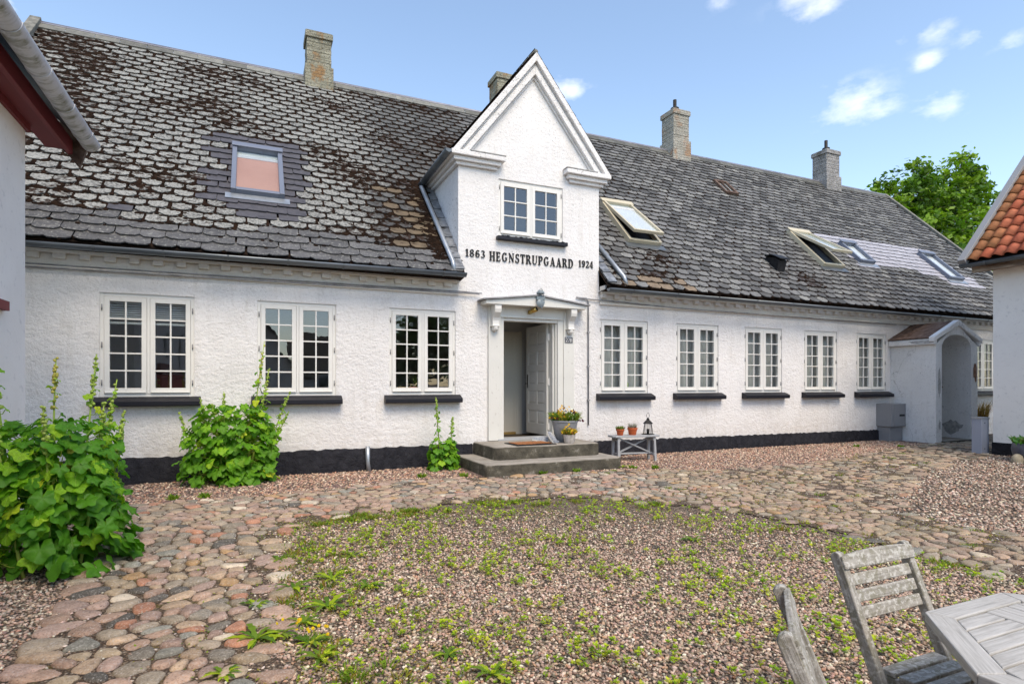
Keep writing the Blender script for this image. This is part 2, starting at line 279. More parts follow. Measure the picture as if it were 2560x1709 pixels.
# glass -------------------------------------------------------------------
def glass(name, ior, tint=(0.92, 0.94, 0.94), rough=0.0):
    m = bpy.data.materials.new(name); m.use_nodes = True; MATS[name] = m; nt = m.node_tree; nt.nodes.clear()
    o = N(nt, 'ShaderNodeOutputMaterial'); mx = N(nt, 'ShaderNodeMixShader'); tr = N(nt, 'ShaderNodeBsdfTransparent'); gl = N(nt, 'ShaderNodeBsdfGlossy'); fr = N(nt, 'ShaderNodeFresnel')
    fr.inputs['IOR'].default_value = ior; tr.inputs[0].default_value = (*tint, 1); gl.inputs['Roughness'].default_value = rough; gl.inputs[0].default_value = (0.95, 0.97, 1, 1)
    bn = N(nt, 'ShaderNodeBump'); L(nt, noi(nt, mapv(nt, wpos(nt), (1, 1, 0.6)), 4.5, 2, 0.4), bn.inputs['Height']); bn.inputs['Strength'].default_value = 0.04; bn.inputs['Distance'].default_value = 0.02
    L(nt, bn.outputs[0], gl.inputs['Normal'])
    bf = N(nt, 'ShaderNodeNewGeometry').outputs['Backfacing']; L(nt, mth(nt, 'MULTIPLY', fr.outputs[0], mth(nt, 'SUBTRACT', 1.0, bf)), mx.inputs[0]); L(nt, tr.outputs[0], mx.inputs[1]); L(nt, gl.outputs[0], mx.inputs[2]); L(nt, mx.outputs[0], o.inputs[0])
glass('glass', 2.0); glass('glass_dull', 1.65); glass('glass_roof', 1.9)
simple('room', (0.46, 0.45, 0.43), (0.54, 0.53, 0.50), 1, 0.9, 0)
simple('room_floor', (0.05, 0.035, 0.025), (0.08, 0.06, 0.04), 3, 0.8, 0)
m, nt, b = newmat('curtain'); v = wpos(nt)
L(nt, rmp(nt, noi(nt, mapv(nt, v, (22, 1, 0.4)), 1.0, 3, 0.5), [(0.3, (0.36, 0.36, 0.34)), (0.7, (0.50, 0.50, 0.475))]), b.inputs['Base Color']); setp(b, 0.95, 0, 0.1)
simple('blind', (0.50, 0.54, 0.56), (0.58, 0.62, 0.64), 2, 0.8, 0); simple('blind_pink', (0.52, 0.26, 0.17), (0.60, 0.32, 0.22), 1.2, 0.8, 0); simple('blind_sky_white', (0.78, 0.77, 0.76), (0.84, 0.83, 0.82), 1.5, 0.8, 0)
simple('cabinet_red', (0.12, 0.03, 0.02), (0.17, 0.045, 0.03), 4, 0.6, 0); simple('basket', (0.30, 0.19, 0.06), (0.42, 0.28, 0.1), 40, 0.8, 0.3)
simple('bottle_green', (0.12, 0.20, 0.03), (0.2, 0.3, 0.05), 4, 0.2, 0, spec=0.5); simple('bottle_clear', (0.30, 0.36, 0.42), (0.4, 0.45, 0.5), 4, 0.2, 0, spec=0.5)
# ground ------------------------------------------------------------------
def gravel_mat(name, pal, scale=42, green=0.0, tint=None):
    m, nt, b = newmat(name); v = wpos(nt); vf = mapv(nt, v, (1, 1, 0.2))
    vo = vor(nt, vf, scale); cc = N(nt, 'ShaderNodeSeparateColor'); L(nt, vo.outputs['Color'], cc.inputs[0])
    c = rmp(nt, cc.outputs[0], [(i / len(pal), p) for i, p in enumerate(pal)], 'CONSTANT')
    c = mixc(nt, mth(nt, 'MULTIPLY', rmp(nt, vo.outputs['Distance'], [(0.30, 0), (0.62, 1)]), 0.72), c, (0.035, 0.028, 0.024))
    big = noi(nt, vf, 1.1, 5, 0.6); c = mixc(nt, mth(nt, 'MULTIPLY', rmp(nt, big, [(0.45, 0), (0.7, 1)]), 0.30), c, (0.20, 0.15, 0.11))
    if green:
        g = mth(nt, 'MULTIPLY', rmp(nt, noi(nt, vf, 2.3, 6, 0.7), [(0.52, 0), (0.66, 1)]), rmp(nt, noi(nt, vf, 30, 3), [(0.40, 0), (0.60, 1)]))
        c = mixc(nt, mth(nt, 'MULTIPLY', g, green), c, (0.19, 0.15, 0.035))
    L(nt, c, b.inputs['Base Color']); setp(b, 0.9, 0, 0.2)
    bmp(nt, b, mth(nt, 'SUBTRACT', 1.0, vo.outputs['Distance']), 0.9, 0.02)
PALG = [(0.313, 0.221, 0.162), (0.238, 0.173, 0.127), (0.367, 0.286, 0.216), (0.184, 0.14, 0.108), (0.454, 0.389, 0.294), (0.086, 0.076, 0.059), (0.313, 0.194, 0.127), (0.27, 0.216, 0.162)]
gravel_mat('gravel', PALG, 58)
gravel_mat('gravel_wall', [(0.30, 0.20, 0.17), (0.36, 0.24, 0.20), (0.24, 0.15, 0.14), (0.44, 0.34, 0.30), (0.16, 0.12, 0.11), (0.38, 0.22, 0.19)], 40, 0.25)
gravel_mat('soil', [(0.13, 0.085, 0.055), (0.19, 0.13, 0.085), (0.26, 0.19, 0.13), (0.09, 0.06, 0.04), (0.38, 0.31, 0.24)], 70, 0.85)
def stone_mat(name, spots=0.5):
    m, nt, b = newmat(name); v = wpos(nt); a = attr(nt)
    n1 = noi(nt, v, 16, 6, 0.7); n2 = noi(nt, v, 85, 4, 0.65)
    c = mixc(nt, 1.0, a, rmp(nt, n1, [(0.25, (0.55, 0.55, 0.55)), (0.5, (0.95, 0.95, 0.95)), (0.75, (1.35, 1.32, 1.28))]), 'MULTIPLY')
    c = mixc(nt, mth(nt, 'MULTIPLY', rmp(nt, n2, [(0.54, 0), (0.66, 1)]), spots), c, (0.50, 0.47, 0.43))
    c = mixc(nt, mth(nt, 'MULTIPLY', rmp(nt, n2, [(0.34, 1), (0.44, 0)]), spots), c, (0.07, 0.06, 0.055))
    L(nt, c, b.inputs['Base Color']); setp(b, 0.75, 0, 0.3); bmp(nt, b, mth(nt, 'ADD', n1, mth(nt, 'MULTIPLY', n2, 0.4)), 0.6, 0.015)
stone_mat('cobble', 0.6)
m, nt, b = newmat('pebble'); L(nt, attr(nt), b.inputs['Base Color']); setp(b, 0.8, 0, 0.3)
# plants ------------------------------------------------------------------
def leafmat(name, c0, c1, vein=None, trans=0.35, use_attr=False, rough=0.5):
    m, nt, b = newmat(name); v = opos(nt)
    oi = N(nt, 'ShaderNodeObjectInfo')
    if use_attr: c = attr(nt)
    else:
        c = rmp(nt, oi.outputs['Random'], [(0.0, c0), (0.55, tuple((p + q) / 2 for p, q in zip(c0, c1))), (0.93, c1), (0.97, (c1[0] * 1.5, c1[1] * 1.05, c1[2]))])
        c = mixc(nt, 1.0, c, rmp(nt, noi(nt, v, 9, 4, 0.6), [(0.3, (0.75, 0.78, 0.7)), (0.7, (1.2, 1.15, 1.1))]), 'MULTIPLY')
    if vein:
        s = N(nt, 'ShaderNodeSeparateXYZ'); L(nt, v, s.inputs[0])
        ang = mth(nt, 'ARCTAN2', s.outputs['X'], s.outputs['Y'])
        w = mth(nt, 'ABSOLUTE', mth(nt, 'SINE', mth(nt, 'MULTIPLY', ang, 3.5)))
        rad = N(nt, 'ShaderNodeVectorMath', operation='LENGTH'); L(nt, v, rad.inputs[0])
        vw = mth(nt, 'MULTIPLY', w, rad.outputs['Value'])
        k = rmp(nt, vw, [(0.010, 1.0), (0.035, 0.0)])
        c = mixc(nt, mth(nt, 'MULTIPLY', k, 0.45), c, vein)
        bmp(nt, b, mth(nt, 'ADD', mth(nt, 'MULTIPLY', k, -1.0), noi(nt, v, 18, 3)), 0.35, 0.02)
    L(nt, c, b.inputs['Base Color']); setp(b, rough, 0, 0.3)
    o = nt.nodes['Material Output']; mx = N(nt, 'ShaderNodeMixShader'); tl = N(nt, 'ShaderNodeBsdfTranslucent')
    L(nt, mixc(nt, 1.0, c, (1.5, 1.7, 0.7), 'MULTIPLY'), tl.inputs[0]); mx.inputs[0].default_value = trans
    L(nt, b.outputs[0], mx.inputs[1]); L(nt, tl.outputs[0], mx.inputs[2]); L(nt, mx.outputs[0], o.inputs[0])
leafmat('hollyhock_leaf', (0.17, 0.40, 0.012), (0.34, 0.56, 0.03), (0.46, 0.62, 0.14))
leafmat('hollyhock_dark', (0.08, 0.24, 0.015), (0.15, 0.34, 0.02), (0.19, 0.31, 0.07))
leafmat('hollyhock_stem', (0.27, 0.40, 0.06), (0.36, 0.46, 0.10), None, 0.05)
leafmat('weed', (0.12, 0.26, 0.02), (0.2, 0.33, 0.03), None, 0.4, True)
leafmat('tree_leaf', (0.06, 0.14, 0.012), (0.1, 0.2, 0.02), None, 0.3, True)
simple('bark', (0.06, 0.05, 0.04), (0.14, 0.12, 0.1), 8, 0.9, 0.6, 30, 0.02)
simple('pot_zinc', (0.22, 0.23, 0.25), (0.36, 0.37, 0.39), 9, 0.55, 0.15, metal=0.2, obj=True)
simple('pot_white', (0.42, 0.38, 0.34), (0.62, 0.58, 0.54), 22, 0.8, 0.3, obj=True)
simple('pot_blue', (0.035, 0.045, 0.08), (0.16, 0.16, 0.18), 5, 0.3, 0.05, obj=True, spec=0.5)
simple('mat_coir', (0.30, 0.11, 0.04), (0.50, 0.22, 0.09), 60, 0.95, 1.0, 160, 0.02)
simple('iron', (0.012, 0.012, 0.013), (0.05, 0.048, 0.045), 20, 0.55, 0.3, metal=0.5)
simple('shoe_grey', (0.18, 0.20, 0.24), (0.45, 0.47, 0.50), 30, 0.6, 0.2, obj=True); simple('shoe_sole', (0.6, 0.58, 0.52), (0.72, 0.7, 0.65), 20, 0.7, 0.1)
simple('dry_grass', (0.22, 0.13, 0.04), (0.40, 0.26, 0.10), 40, 0.9, 0); simple('tan_stone', (0.30, 0.25, 0.17), (0.42, 0.36, 0.26), 12, 0.8, 0.3, obj=True)
simple('dark_tile', (0.03, 0.028, 0.028), (0.06, 0.055, 0.055), 5, 0.7, 0.4, 10, 0.05); simple('earth', (0.05, 0.04, 0.03), (0.1, 0.08, 0.06), 10, 1, 0.3)

# ------------------------------------------------------------------ mesh helpers
class MB:
    def __init__(s): s.v = []; s.f = []; s.c = []; s.c2 = []
    def add(s, vs, fs, col=None, col2=None):
        o = len(s.v); s.v += [tuple(p) for p in vs]; s.f += [tuple(i + o for i in f) for f in fs]
        if col is not None: s.c += [(*col, 1)] * len(vs)
        if col2 is not None: s.c2 += [(*col2, 1)] * len(vs)
        return s
    def box(s, x0, x1, y0, y1, z0, z1, **k):
        return s.add([(x0, y0, z0), (x1, y0, z0), (x1, y1, z0), (x0, y1, z0), (x0, y0, z1), (x1, y0, z1), (x1, y1, z1), (x0, y1, z1)],
                     [(0, 3, 2, 1), (4, 5, 6, 7), (0, 1, 5, 4), (1, 2, 6, 5), (2, 3, 7, 6), (3, 0, 4, 7)], **k)
    def obox(s, c, a, b, d, **k):                     # centre and three half-axis vectors
        c, a, b, d = map(Vector, (c, a, b, d))
        P = [c - a - b - d, c + a - b - d, c + a + b - d, c - a + b - d, c - a - b + d, c + a - b + d, c + a + b + d, c - a + b + d]
        return s.add(P, [(0, 3, 2, 1), (4, 5, 6, 7), (0, 1, 5, 4), (1, 2, 6, 5), (2, 3, 7, 6), (3, 0, 4, 7)], **k)
    def bar(s, p, q, w, h, up=(0, 0, 1), **k):        # square bar from p to q
        p, q = Vector(p), Vector(q); d = (q - p); u = Vector(up)
        sd = d.cross(u)
        if sd.length < 1e-6: sd = d.cross(Vector((1, 0, 0)))
        sd.normalize(); up2 = sd.cross(d).normalized()
        return s.obox((p + q) / 2, d / 2, sd * w / 2, up2 * h / 2, **k)
    def prism(s, poly, fn, d0, d1, **k):               # poly of 2D points; fn(a,b,d) -> 3D
        n = len(poly)
        return s.add([fn(a, b, d0) for a, b in poly] + [fn(a, b, d1) for a, b in poly],
                     [tuple(range(n))[::-1], tuple(range(n, 2 * n))] + [(i, (i + 1) % n, n + (i + 1) % n, n + i) for i in range(n)], **k)
    def tube(s, pts, r, n=8, caps=True, **k):
        pts = [Vector(p) for p in pts]; rs = r if hasattr(r, '__len__') else [r] * len(pts); vs = []; prev = None
        for i, p in enumerate(pts):
            d = (pts[min(i + 1, len(pts) - 1)] - pts[max(i - 1, 0)]).normalized()
            if prev is None: prev = d.orthogonal().normalized()
            a = (prev - d * prev.dot(d)).normalized(); prev = a; b_ = d.cross(a)
            vs += [p + (a * math.cos(2 * math.pi * j / n) + b_ * math.sin(2 * math.pi * j / n)) * rs[i] for j in range(n)]
        fs = [(i * n + j, i * n + (j + 1) % n, (i + 1) * n + (j + 1) % n, (i + 1) * n + j) for i in range(len(pts) - 1) for j in range(n)]
        if caps: fs += [tuple(range(n))[::-1], tuple(range((len(pts) - 1) * n, len(pts) * n))]
        return s.add(vs, fs, **k)
    def lathe(s, prof, c=(0, 0, 0), n=20, axis='z', **k):
        vs = []
        for r, h in prof:
            for j in range(n):
                a = 2 * math.pi * j / n; p = (r * math.cos(a), r * math.sin(a), h)
                if axis == 'y': p = (p[0], h, p[1])
                if axis == 'x': p = (h, p[0], p[1])
                vs.append((p[0] + c[0], p[1] + c[1], p[2] + c[2]))
        fs = [(i * n + j, i * n + (j + 1) % n, (i + 1) * n + (j + 1) % n, (i + 1) * n + j) for i in range(len(prof) - 1) for j in range(n)]
        return s.add(vs, fs + [tuple(range(n))[::-1], tuple(range((len(prof) - 1) * n, len(prof) * n))], **k)
    def half(s, p0, p1, r, n=10, t=0.006, **k):         # half-round gutter from p0 to p1, open upward
        p0, p1 = Vector(p0), Vector(p1); d = (p1 - p0).normalized(); sd = d.cross(Vector((0, 0, 1))).normalized(); vs = []
        for p in (p0, p1):
            for rr in (r, r - t):
                for j in range(n + 1):
                    a = math.pi + math.pi * j / n; vs.append(p + sd * rr * math.cos(a) + Vector((0, 0, 1)) * rr * math.sin(a))
        m_ = n + 1; fs = []
        for j in range(n):
            fs += [(j, j + 1, 2 * m_ + j + 1, 2 * m_ + j), (m_ + j + 1, m_ + j, 3 * m_ + j, 3 * m_ + j + 1), (j + 1, j, m_ + j, m_ + j + 1), (2 * m_ + j, 2 * m_ + j + 1, 3 * m_ + j + 1, 3 * m_ + j)]
        fs += [(0, 2 * m_, 3 * m_, m_), (n, m_ + n, 3 * m_ + n, 2 * m_ + n)]
        s.add(vs, fs, **k)
        for p in (p0, p1):                               # end discs
            vs2 = [p + sd * r * 0.99 * math.cos(math.pi + math.pi * j / n) + Vector((0, 0, 1)) * r * 0.99 * math.sin(math.pi + math.pi * j / n) for j in range(n + 1)]
            s.add(vs2, [tuple(range(n + 1))], **k)
        return s
    def mesh(s, name, smooth=False):
        me = bpy.data.meshes.new(name); me.from_pydata(s.v, [], s.f)
        if len(s.c) == len(s.v) and s.c:
            me.attributes.new('Col', 'FLOAT_COLOR', 'POINT').data.foreach_set('color', np.array(s.c, np.float32).ravel())
        if len(s.c2) == len(s.v) and s.c2:
            me.attributes.new('Lichen', 'FLOAT_COLOR', 'POINT').data.foreach_set('color', np.array(s.c2, np.float32).ravel())
        if smooth: me.polygons.foreach_set('use_smooth', [True] * len(me.polygons))
        me.update(); return me
def link(name, me, mat=None, parent=None):
    o = bpy.data.objects.new(name, me); COL.objects.link(o)
    if mat is not None and me is not None and not me.materials: me.materials.append(MATS[mat])
    if parent is not None: o.parent = parent
    return o
def ob(name, mb, mat, parent=None, smooth=False, bevel=0):
    o = link(name, mb.mesh(name, smooth), mat, parent)
    if bevel:
        m = o.modifiers.new('Bevel', 'BEVEL'); m.width = bevel; m.segments = 2; m.limit_method = 'ANGLE'; m.angle_limit = R_(40)
    return o
def tag(o, label, cat, group=None):
    o['label'] = label; o['category'] = cat
    if group: o['group'] = group
    return o
def thing(name, label, cat, loc=(0, 0, 0), rz=0, group=None):
    o = bpy.data.objects.new(name, None); COL.objects.link(o); o.empty_display_size = 0.2; o.location = loc; o.rotation_euler = (0, 0, rz)
    return tag(o, label, cat, group)
def structure(o): o['kind'] = 'structure'; return o
def stuff(o): o['kind'] = 'stuff'; return o
def copy_tree(o, parent=None):
    c = o.copy(); COL.objects.link(c); c.parent = parent
    for ch in list(o.children): copy_tree(ch, c)
    return c
def big_mesh(name, V, Fc, cols=None, smooth=False):      # numpy arrays, all faces with the same corner count
    me = bpy.data.meshes.new(name); n, k = Fc.shape
    me.vertices.add(len(V)); me.vertices.foreach_set('co', V.astype(np.float32).ravel())
    me.loops.add(n * k); me.loops.foreach_set('vertex_index', Fc.astype(np.int32).ravel())
    me.polygons.add(n); me.polygons.foreach_set('loop_start', np.arange(0, n * k, k, dtype=np.int32)); me.polygons.foreach_set('loop_total', np.full(n, k, np.int32))
    if smooth: me.polygons.foreach_set('use_smooth', np.ones(n, bool))
    if cols is not None:
        c4 = np.ones((len(V), 4), np.float32); c4[:, :3] = cols
        me.attributes.new('Col', 'FLOAT_COLOR', 'POINT').data.foreach_set('color', c4.ravel())
    me.update(calc_edges=True); me.validate(); return me
def sm(t): t = max(0.0, min(1.0, t)); return t * t * (3 - 2 * t)
def gz(x, y): return -0.12 * sm((-y - 2.0) / 5.0)
def ground_at(px, py):
    d = ray(px, py); z = -0.05
    for _ in range(6):
        p = CO + d * (z - CO[2]) / d[2]; z = gz(p[0], p[1])
    return p
def fn_n(x, y, z, s): return mnoise.noise(Vector((x * s, y * s, z * s)))

# ================================================================== GROUND
ys = [-260, -60, -20, -12] + [-9 + 0.25 * i for i in range(37)] + [5, 40, 120, 300]
g = MB()
for y in ys:
    for x in (-260, -6, 0, 6, 24, 320): g.v.append((x, y, gz(x, y) - 0.004))
for i in range(len(ys) - 1):
    for j in range(5): g.f.append((i * 6 + j, i * 6 + j + 1, i * 6 + j + 7, i * 6 + j + 6))
structure(ob('gravel_yard', g, 'gravel'))
def sheet(name, poly, mat, lift, res=0.35):
    # triangulated polygon draped on the ground: cut in strips of constant y
    m = MB(); yy = [p[1] for p in poly]; y = min(yy)
    rows = np.arange(min(yy), max(yy) + res, res)
    def spans(y):
        xs = []
        for (x0, y0), (x1, y1) in zip(poly, poly[1:] + poly[:1]):
            if (y0 <= y) != (y1 <= y): xs.append(x0 + (y - y0) / (y1 - y0) * (x1 - x0))
        xs.sort(); return list(zip(xs[::2], xs[1::2]))
    for a, b_ in zip(rows[:-1], rows[1:]):
        mid = spans((a + b_) / 2 + 1e-5)
        for (l, r) in mid:
            m.add([(l, a, gz(l, a) + lift), (r, a, gz(r, a) + lift), (r, b_, gz(r, b_) + lift), (l, b_, gz(l, b_) + lift)], [(0, 1, 2, 3)])
    return ob(name, m, mat)
def inpoly(x, y, poly):
    c = False
    for (x0, y0), (x1, y1) in zip(poly, poly[1:] + poly[:1]):
        if (y0 > y) != (y1 > y) and x < (x1 - x0) * (y - y0) / (y1 - y0) + x0: c = not c
    return c
COB = [(-0.98, -7.6), (-1.05, -5.6), (-1.07, -5.0), (-1.1, -4.2), (-1.3, -3.2), (-1.45, -2.2), (-1.35, -1.7), (0.3, -1.75), (1.2, -1.5), (1.95, -1.3), (2.9, -1.45), (3.35, -1.56), (5.4, -1.72), (6.8, -2.35),
       (8.5, -2.45), (9.9, -2.2), (12.5, -1.5), (14.3, -1.12), (16.8, -1.14), (16.8, -2.2), (13.6, -2.75), (13.3, -3.0), (11.5, -3.3), (9.2, -4.0), (7.5, -4.8), (6.7, -5.4), (6.9, -6.5), (7.2, -8.0),
       (5.5, -8.0), (5.41, -7.1), (5.39, -5.6), (4.98, -4.4), (3.73, -3.32), (2.49, -3.05), (1.07, -3.11), (0.23, -3.49), (0.10, -5.4), (0.15, -6.6), (0.25, -7.6)]
WALLG = [(-1.6, 0.1), (-1.6, -1.7), (0.3, -1.8), (1.95, -1.35), (3.2, -1.5), (5.6, -1.75), (6.8, -2.4), (9.9, -2.25), (12.5, -1.55), (14.8, -1.1), (14.8, 0.1)]
structure(sheet('gravel_strip', WALLG, 'gravel_wall', 0.002, 0.2))
cob_soil = structure(sheet('cobbled_path', COB, 'soil', 0.007, 0.15))

# cobbles: a relaxed cell pattern, each cell a rounded stone
def clip(poly, px, py, nx, ny):                       # keep the side where (p-(px,py)).n <= 0
    out = []; n = len(poly)
    for i in range(n):
        a, b_ = poly[i], poly[(i + 1) % n]; da = (a[0] - px) * nx + (a[1] - py) * ny; db = (b_[0] - px) * nx + (b_[1] - py) * ny
        if da <= 0: out.append(a)
        if (da <= 0) != (db <= 0): t = da / (da - db); out.append((a[0] + t * (b_[0] - a[0]), a[1] + t * (b_[1] - a[1])))
    return out
rc = random.Random(11)
seeds = []
dx, dy = 0.150, 0.104
for j in range(int(7 / dy)):
    for i in range(int(19 / dx)):
        x = -1.7 + i * dx + (j % 2) * dx / 2 + rc.uniform(-0.085, 0.085); y = -8.0 + j * dy + rc.uniform(-0.058, 0.058)
        if rc.random() < .10: continue
        if x > 9 and rc.random() < 0.25: continue
        if inpoly(x, y, COB): seeds.append((x, y))
def cells(seeds):
    gs = 0.35; grid = {}
    for k, (x, y) in enumerate(seeds): grid.setdefault((int(x // gs), int(y // gs)), []).append(k)
    res = []
    for k, (x, y) in enumerate(seeds):
        poly = [(x - .16, y - .115), (x + .16, y - .115), (x + .16, y + .115), (x - .16, y + .115)]
        gx, gy = int(x // gs), int(y // gs)
        for a in (-1, 0, 1):
            for b_ in (-1, 0, 1):
                for q in grid.get((gx + a, gy + b_), ()):
                    if q == k: continue
                    ox, oy = seeds[q]; mx, my = (x + ox) / 2, (y + oy) / 2
                    poly = clip(poly, mx, my, ox - x, oy - y)
        res.append(poly)
    return res
for _ in range(1):
    cs = cells(seeds); seeds = [(0.72 * s[0] + 0.28 * sum(p[0] for p in c) / len(c), 0.72 * s[1] + 0.28 * sum(p[1] for p in c) / len(c)) for s, c in zip(seeds, cs)]
cs = cells(seeds)
CPAL = [(0.34, 0.255, 0.23), (0.31, 0.23, 0.205), (0.36, 0.29, 0.24), (0.28, 0.25, 0.225), (0.24, 0.22, 0.20), (0.19, 0.185, 0.18), (0.085, 0.085, 0.088), (0.37, 0.20, 0.15), (0.22, 0.235, 0.24), (0.48, 0.45, 0.42), (0.36, 0.25, 0.15), (0.31, 0.24, 0.235), (0.31, 0.265, 0.215)]
CWT = [5, 5, 5, 4, 4, 3, 1.3, 1.8, 1.5, 1.4, 1, 4, 4]
def chaikin(p, it=2):
    for _ in range(it):
        q = []
        for a, b_ in zip(p, p[1:] + p[:1]): q += [(a[0] * .75 + b_[0] * .25, a[1] * .75 + b_[1] * .25), (a[0] * .25 + b_[0] * .75, a[1] * .25 + b_[1] * .75)]
        p = q
    return p
def stone(poly, cx, cy, h, col, lift=0.0, rings=3):
    m = MB(); shr = rc.uniform(0.82, 0.96); tx, ty = rc.uniform(-.10, .10), rc.uniform(-.10, .10); ox, oy, oz = rc.uniform(0, 99), rc.uniform(0, 99), rc.uniform(0, 99)
    P = chaikin(poly, 2) if len(poly) > 5 else chaikin(chaikin(poly, 1), 2)
    step = max(1, len(P) // 14); P = P[::step]; n = len(P); vs = []
    prof = [(1.02, -0.5), (0.98, 0.40), (0.84, 0.84), (0.48, 1.0)]
    for s, z in prof:
        for (x, y) in P:
            lx, ly = (x - cx) * shr * s, (y - cy) * shr * s
            k = 1 + 0.24 * mnoise.noise(Vector((lx * 14 + ox, ly * 14 + oy, oz)))
            zz = z * h * (1 + 0.35 * mnoise.noise(Vector((lx * 11 + oy, ly * 11 + oz, ox)))) + tx * lx + ty * ly
            vs.append((lx * k, ly * k, zz + lift))
    vs.append((0, 0, h + lift)); fs = []
    for r in range(3):
        for j in range(n): fs.append((r * n + j, r * n + (j + 1) % n, (r + 1) * n + (j + 1) % n, (r + 1) * n + j))
    fs += [(3 * n + j, 3 * n + (j + 1) % n, 4 * n) for j in range(n)]
    kk = rc.uniform(0.85, 1.28); c = [max(0.02, v * kk * w_) for v, w_ in zip(col, (1.12, 1.02, .83))]
    m.add(vs, fs, col=c); return m
BED = [(.20, -7.4), (.15, -6.6), (.10, -5.4), (.23, -3.49), (1.07, -3.11), (2.49, -3.05), (3.73, -3.32), (4.98, -4.4), (5.39, -5.6), (5.41, -7.1)]
infos = []
for (x, y), poly in zip(seeds, cs):
    if len(poly) < 3: continue
    cx = sum(p[0] for p in poly) / len(poly); cy = sum(p[1] for p in poly) / len(poly)
    u, v_, d = proj((cx, cy, 0)); infos.append((d if (-60 < u < 2620 and v_ < 1760 and d > 1) else d + 50, cx, cy, poly))
infos.sort(key=lambda t: t[0])
rest = MB()
kept = 0
for k, (d, cx, cy, poly) in enumerate(infos):
    sunk = cx > 6.0 and rc.random() < 0.35
    if (cx > 6.5 or cy > -1.9) and rc.random() < (.26 if cx > 6.5 else .10): continue
    dist = min(math.hypot(cx - (a[0] + (b_[0] - a[0]) * t), cy - (a[1] + (b_[1] - a[1]) * t)) for a, b_ in zip(BED[:-1], BED[1:]) for t in (0, .2, .4, .6, .8, 1))
    if rc.random() < .62 * max(0, 1 - dist / .34) + .25 * (fn_n(cx, cy, 4, 1.3) > .25) * (cx > 3): continue
    h = rc.uniform(0.012, 0.030) if cx < 5 else rc.uniform(0.010, 0.024)
    if cy > -2.6 and cx < 6: h *= 0.75
    col = rc.choices(CPAL, CWT)[0]
    if cx > 5.5: col = tuple(c * 0.7 + t * 0.3 for c, t in zip(col, (0.28, 0.23, 0.15)))
    st = stone(poly, cx, cy, h, col)
    kept += 1
    if kept <= 300:
        o = ob('cobble', st, 'cobble', cob_soil, True); o.location = (cx, cy, gz(cx, cy) + 0.004)
    else:
        z0 = gz(cx, cy) + (0.004 if not sunk else -0.004)
        rest.add([(p[0] + cx, p[1] + cy, p[2] + z0) for p in st.v], st.f, col=st.c[0][:3])
stuff(ob('cobbles', rest, 'cobble', cob_soil, True))

# gravel stones as real pebbles near the camera
def pebbles(pts, r0, r1, pal, name, parent=None, zoff=0.0, wts=None):
    t = (1 + 5 ** .5) / 2
    ico = np.array([(-1, t, 0), (1, t, 0), (-1, -t, 0), (1, -t, 0), (0, -1, t), (0, 1, t), (0, -1, -t), (0, 1, -t), (t, 0, -1), (t, 0, 1), (-t, 0, -1), (-t, 0, 1)], float); ico /= np.linalg.norm(ico[0])
    fc = np.array([(0, 11, 5), (0, 5, 1), (0, 1, 7), (0, 7, 10), (0, 10, 11), (1, 5, 9), (5, 11, 4), (11, 10, 2), (10, 7, 6), (7, 1, 8), (3, 9, 4), (3, 4, 2), (3, 2, 6), (3, 6, 8), (3, 8, 9), (4, 9, 5), (2, 4, 11), (6, 2, 10), (8, 6, 7), (9, 8, 1)])
    n = len(pts); rs = np.random.RandomState(5)
    rad = rs.uniform(r0, r1, n); sc = np.stack([rad * rs.uniform(0.8, 1.5, n), rad * rs.uniform(0.6, 1.0, n), rad * rs.uniform(0.45, 0.8, n)], 1)
    V = ico[None] * (1 + rs.uniform(-0.22, 0.22, (n, 12, 1))) * sc[:, None]
    a, b_ = rs.uniform(0, 6.28, n), rs.normal(0, 0.35, n)
    x, y, z = V[..., 0], V[..., 1], V[..., 2]
    cb, sb = np.cos(b_)[:, None], np.sin(b_)[:, None]; x, z = x * cb - z * sb, x * sb + z * cb
    ca, sa = np.cos(a)[:, None], np.sin(a)[:, None]; x, y = x * ca - y * sa, x * sa + y * ca
    V = np.stack([x, y, z], -1) + pts[:, None, :]; V[..., 2] += (sc[:, 2] * 0.45)[:, None] + zoff
    p = np.array(pal); idx = rs.choice(len(pal), n, p=wts); cols = p[idx] * rs.uniform(0.75, 1.25, (n, 1)) * rs.uniform(0.94, 1.06, (n, 3))
    Fc = (fc[None] + (np.arange(n) * 12)[:, None, None]).reshape(-1, 3)
    o = link(name, big_mesh(name, V.reshape(-1, 3), Fc, np.repeat(cols, 12, 0)), 'pebble', parent); stuff(o); return o
rs = np.random.RandomState(3)
cand = np.stack([rs.uniform(-3.2, 7.5, 200000), rs.uniform(-8.6, -2.4, 200000)], 1)
u, v_, d = proj_many(np.column_stack([cand, np.zeros(len(cand))]))
keep = (d > 1.6) & (u > -250) & (u < 2810) & (v_ < 1950) & (d < 6.6)
keep &= rs.uniform(0, 1, len(cand)) < np.clip((7.2 - d) / 3.0, 0.0, 1.0)
cand = cand[keep]
cobarr = COB
msk = np.array([not inpoly(x + rc.gauss(0, .10) + .34 * fn_n(x, y, 2, 1.7), y + rc.gauss(0, .10) + .34 * fn_n(x, y, 8, 1.7), cobarr) for x, y in cand])
cand = cand[msk]
P3 = np.column_stack([cand, [gz(x, y) - 0.002 for x, y in cand]])
PPAL = [(0.469, 0.323, 0.244), (0.358, 0.255, 0.194), (0.569, 0.436, 0.334), (0.279, 0.21, 0.159), (0.706, 0.623, 0.489), (0.112, 0.099, 0.08), (0.458, 0.278, 0.19), (0.414, 0.334, 0.259)]
pebbles(P3, 0.0065, 0.0138, PPAL, 'gravel', wts=np.array([5, 4, 4, 4, 2.2, 3, 2.5, 4]) / 28.7)
print('PEBBLES', len(P3))
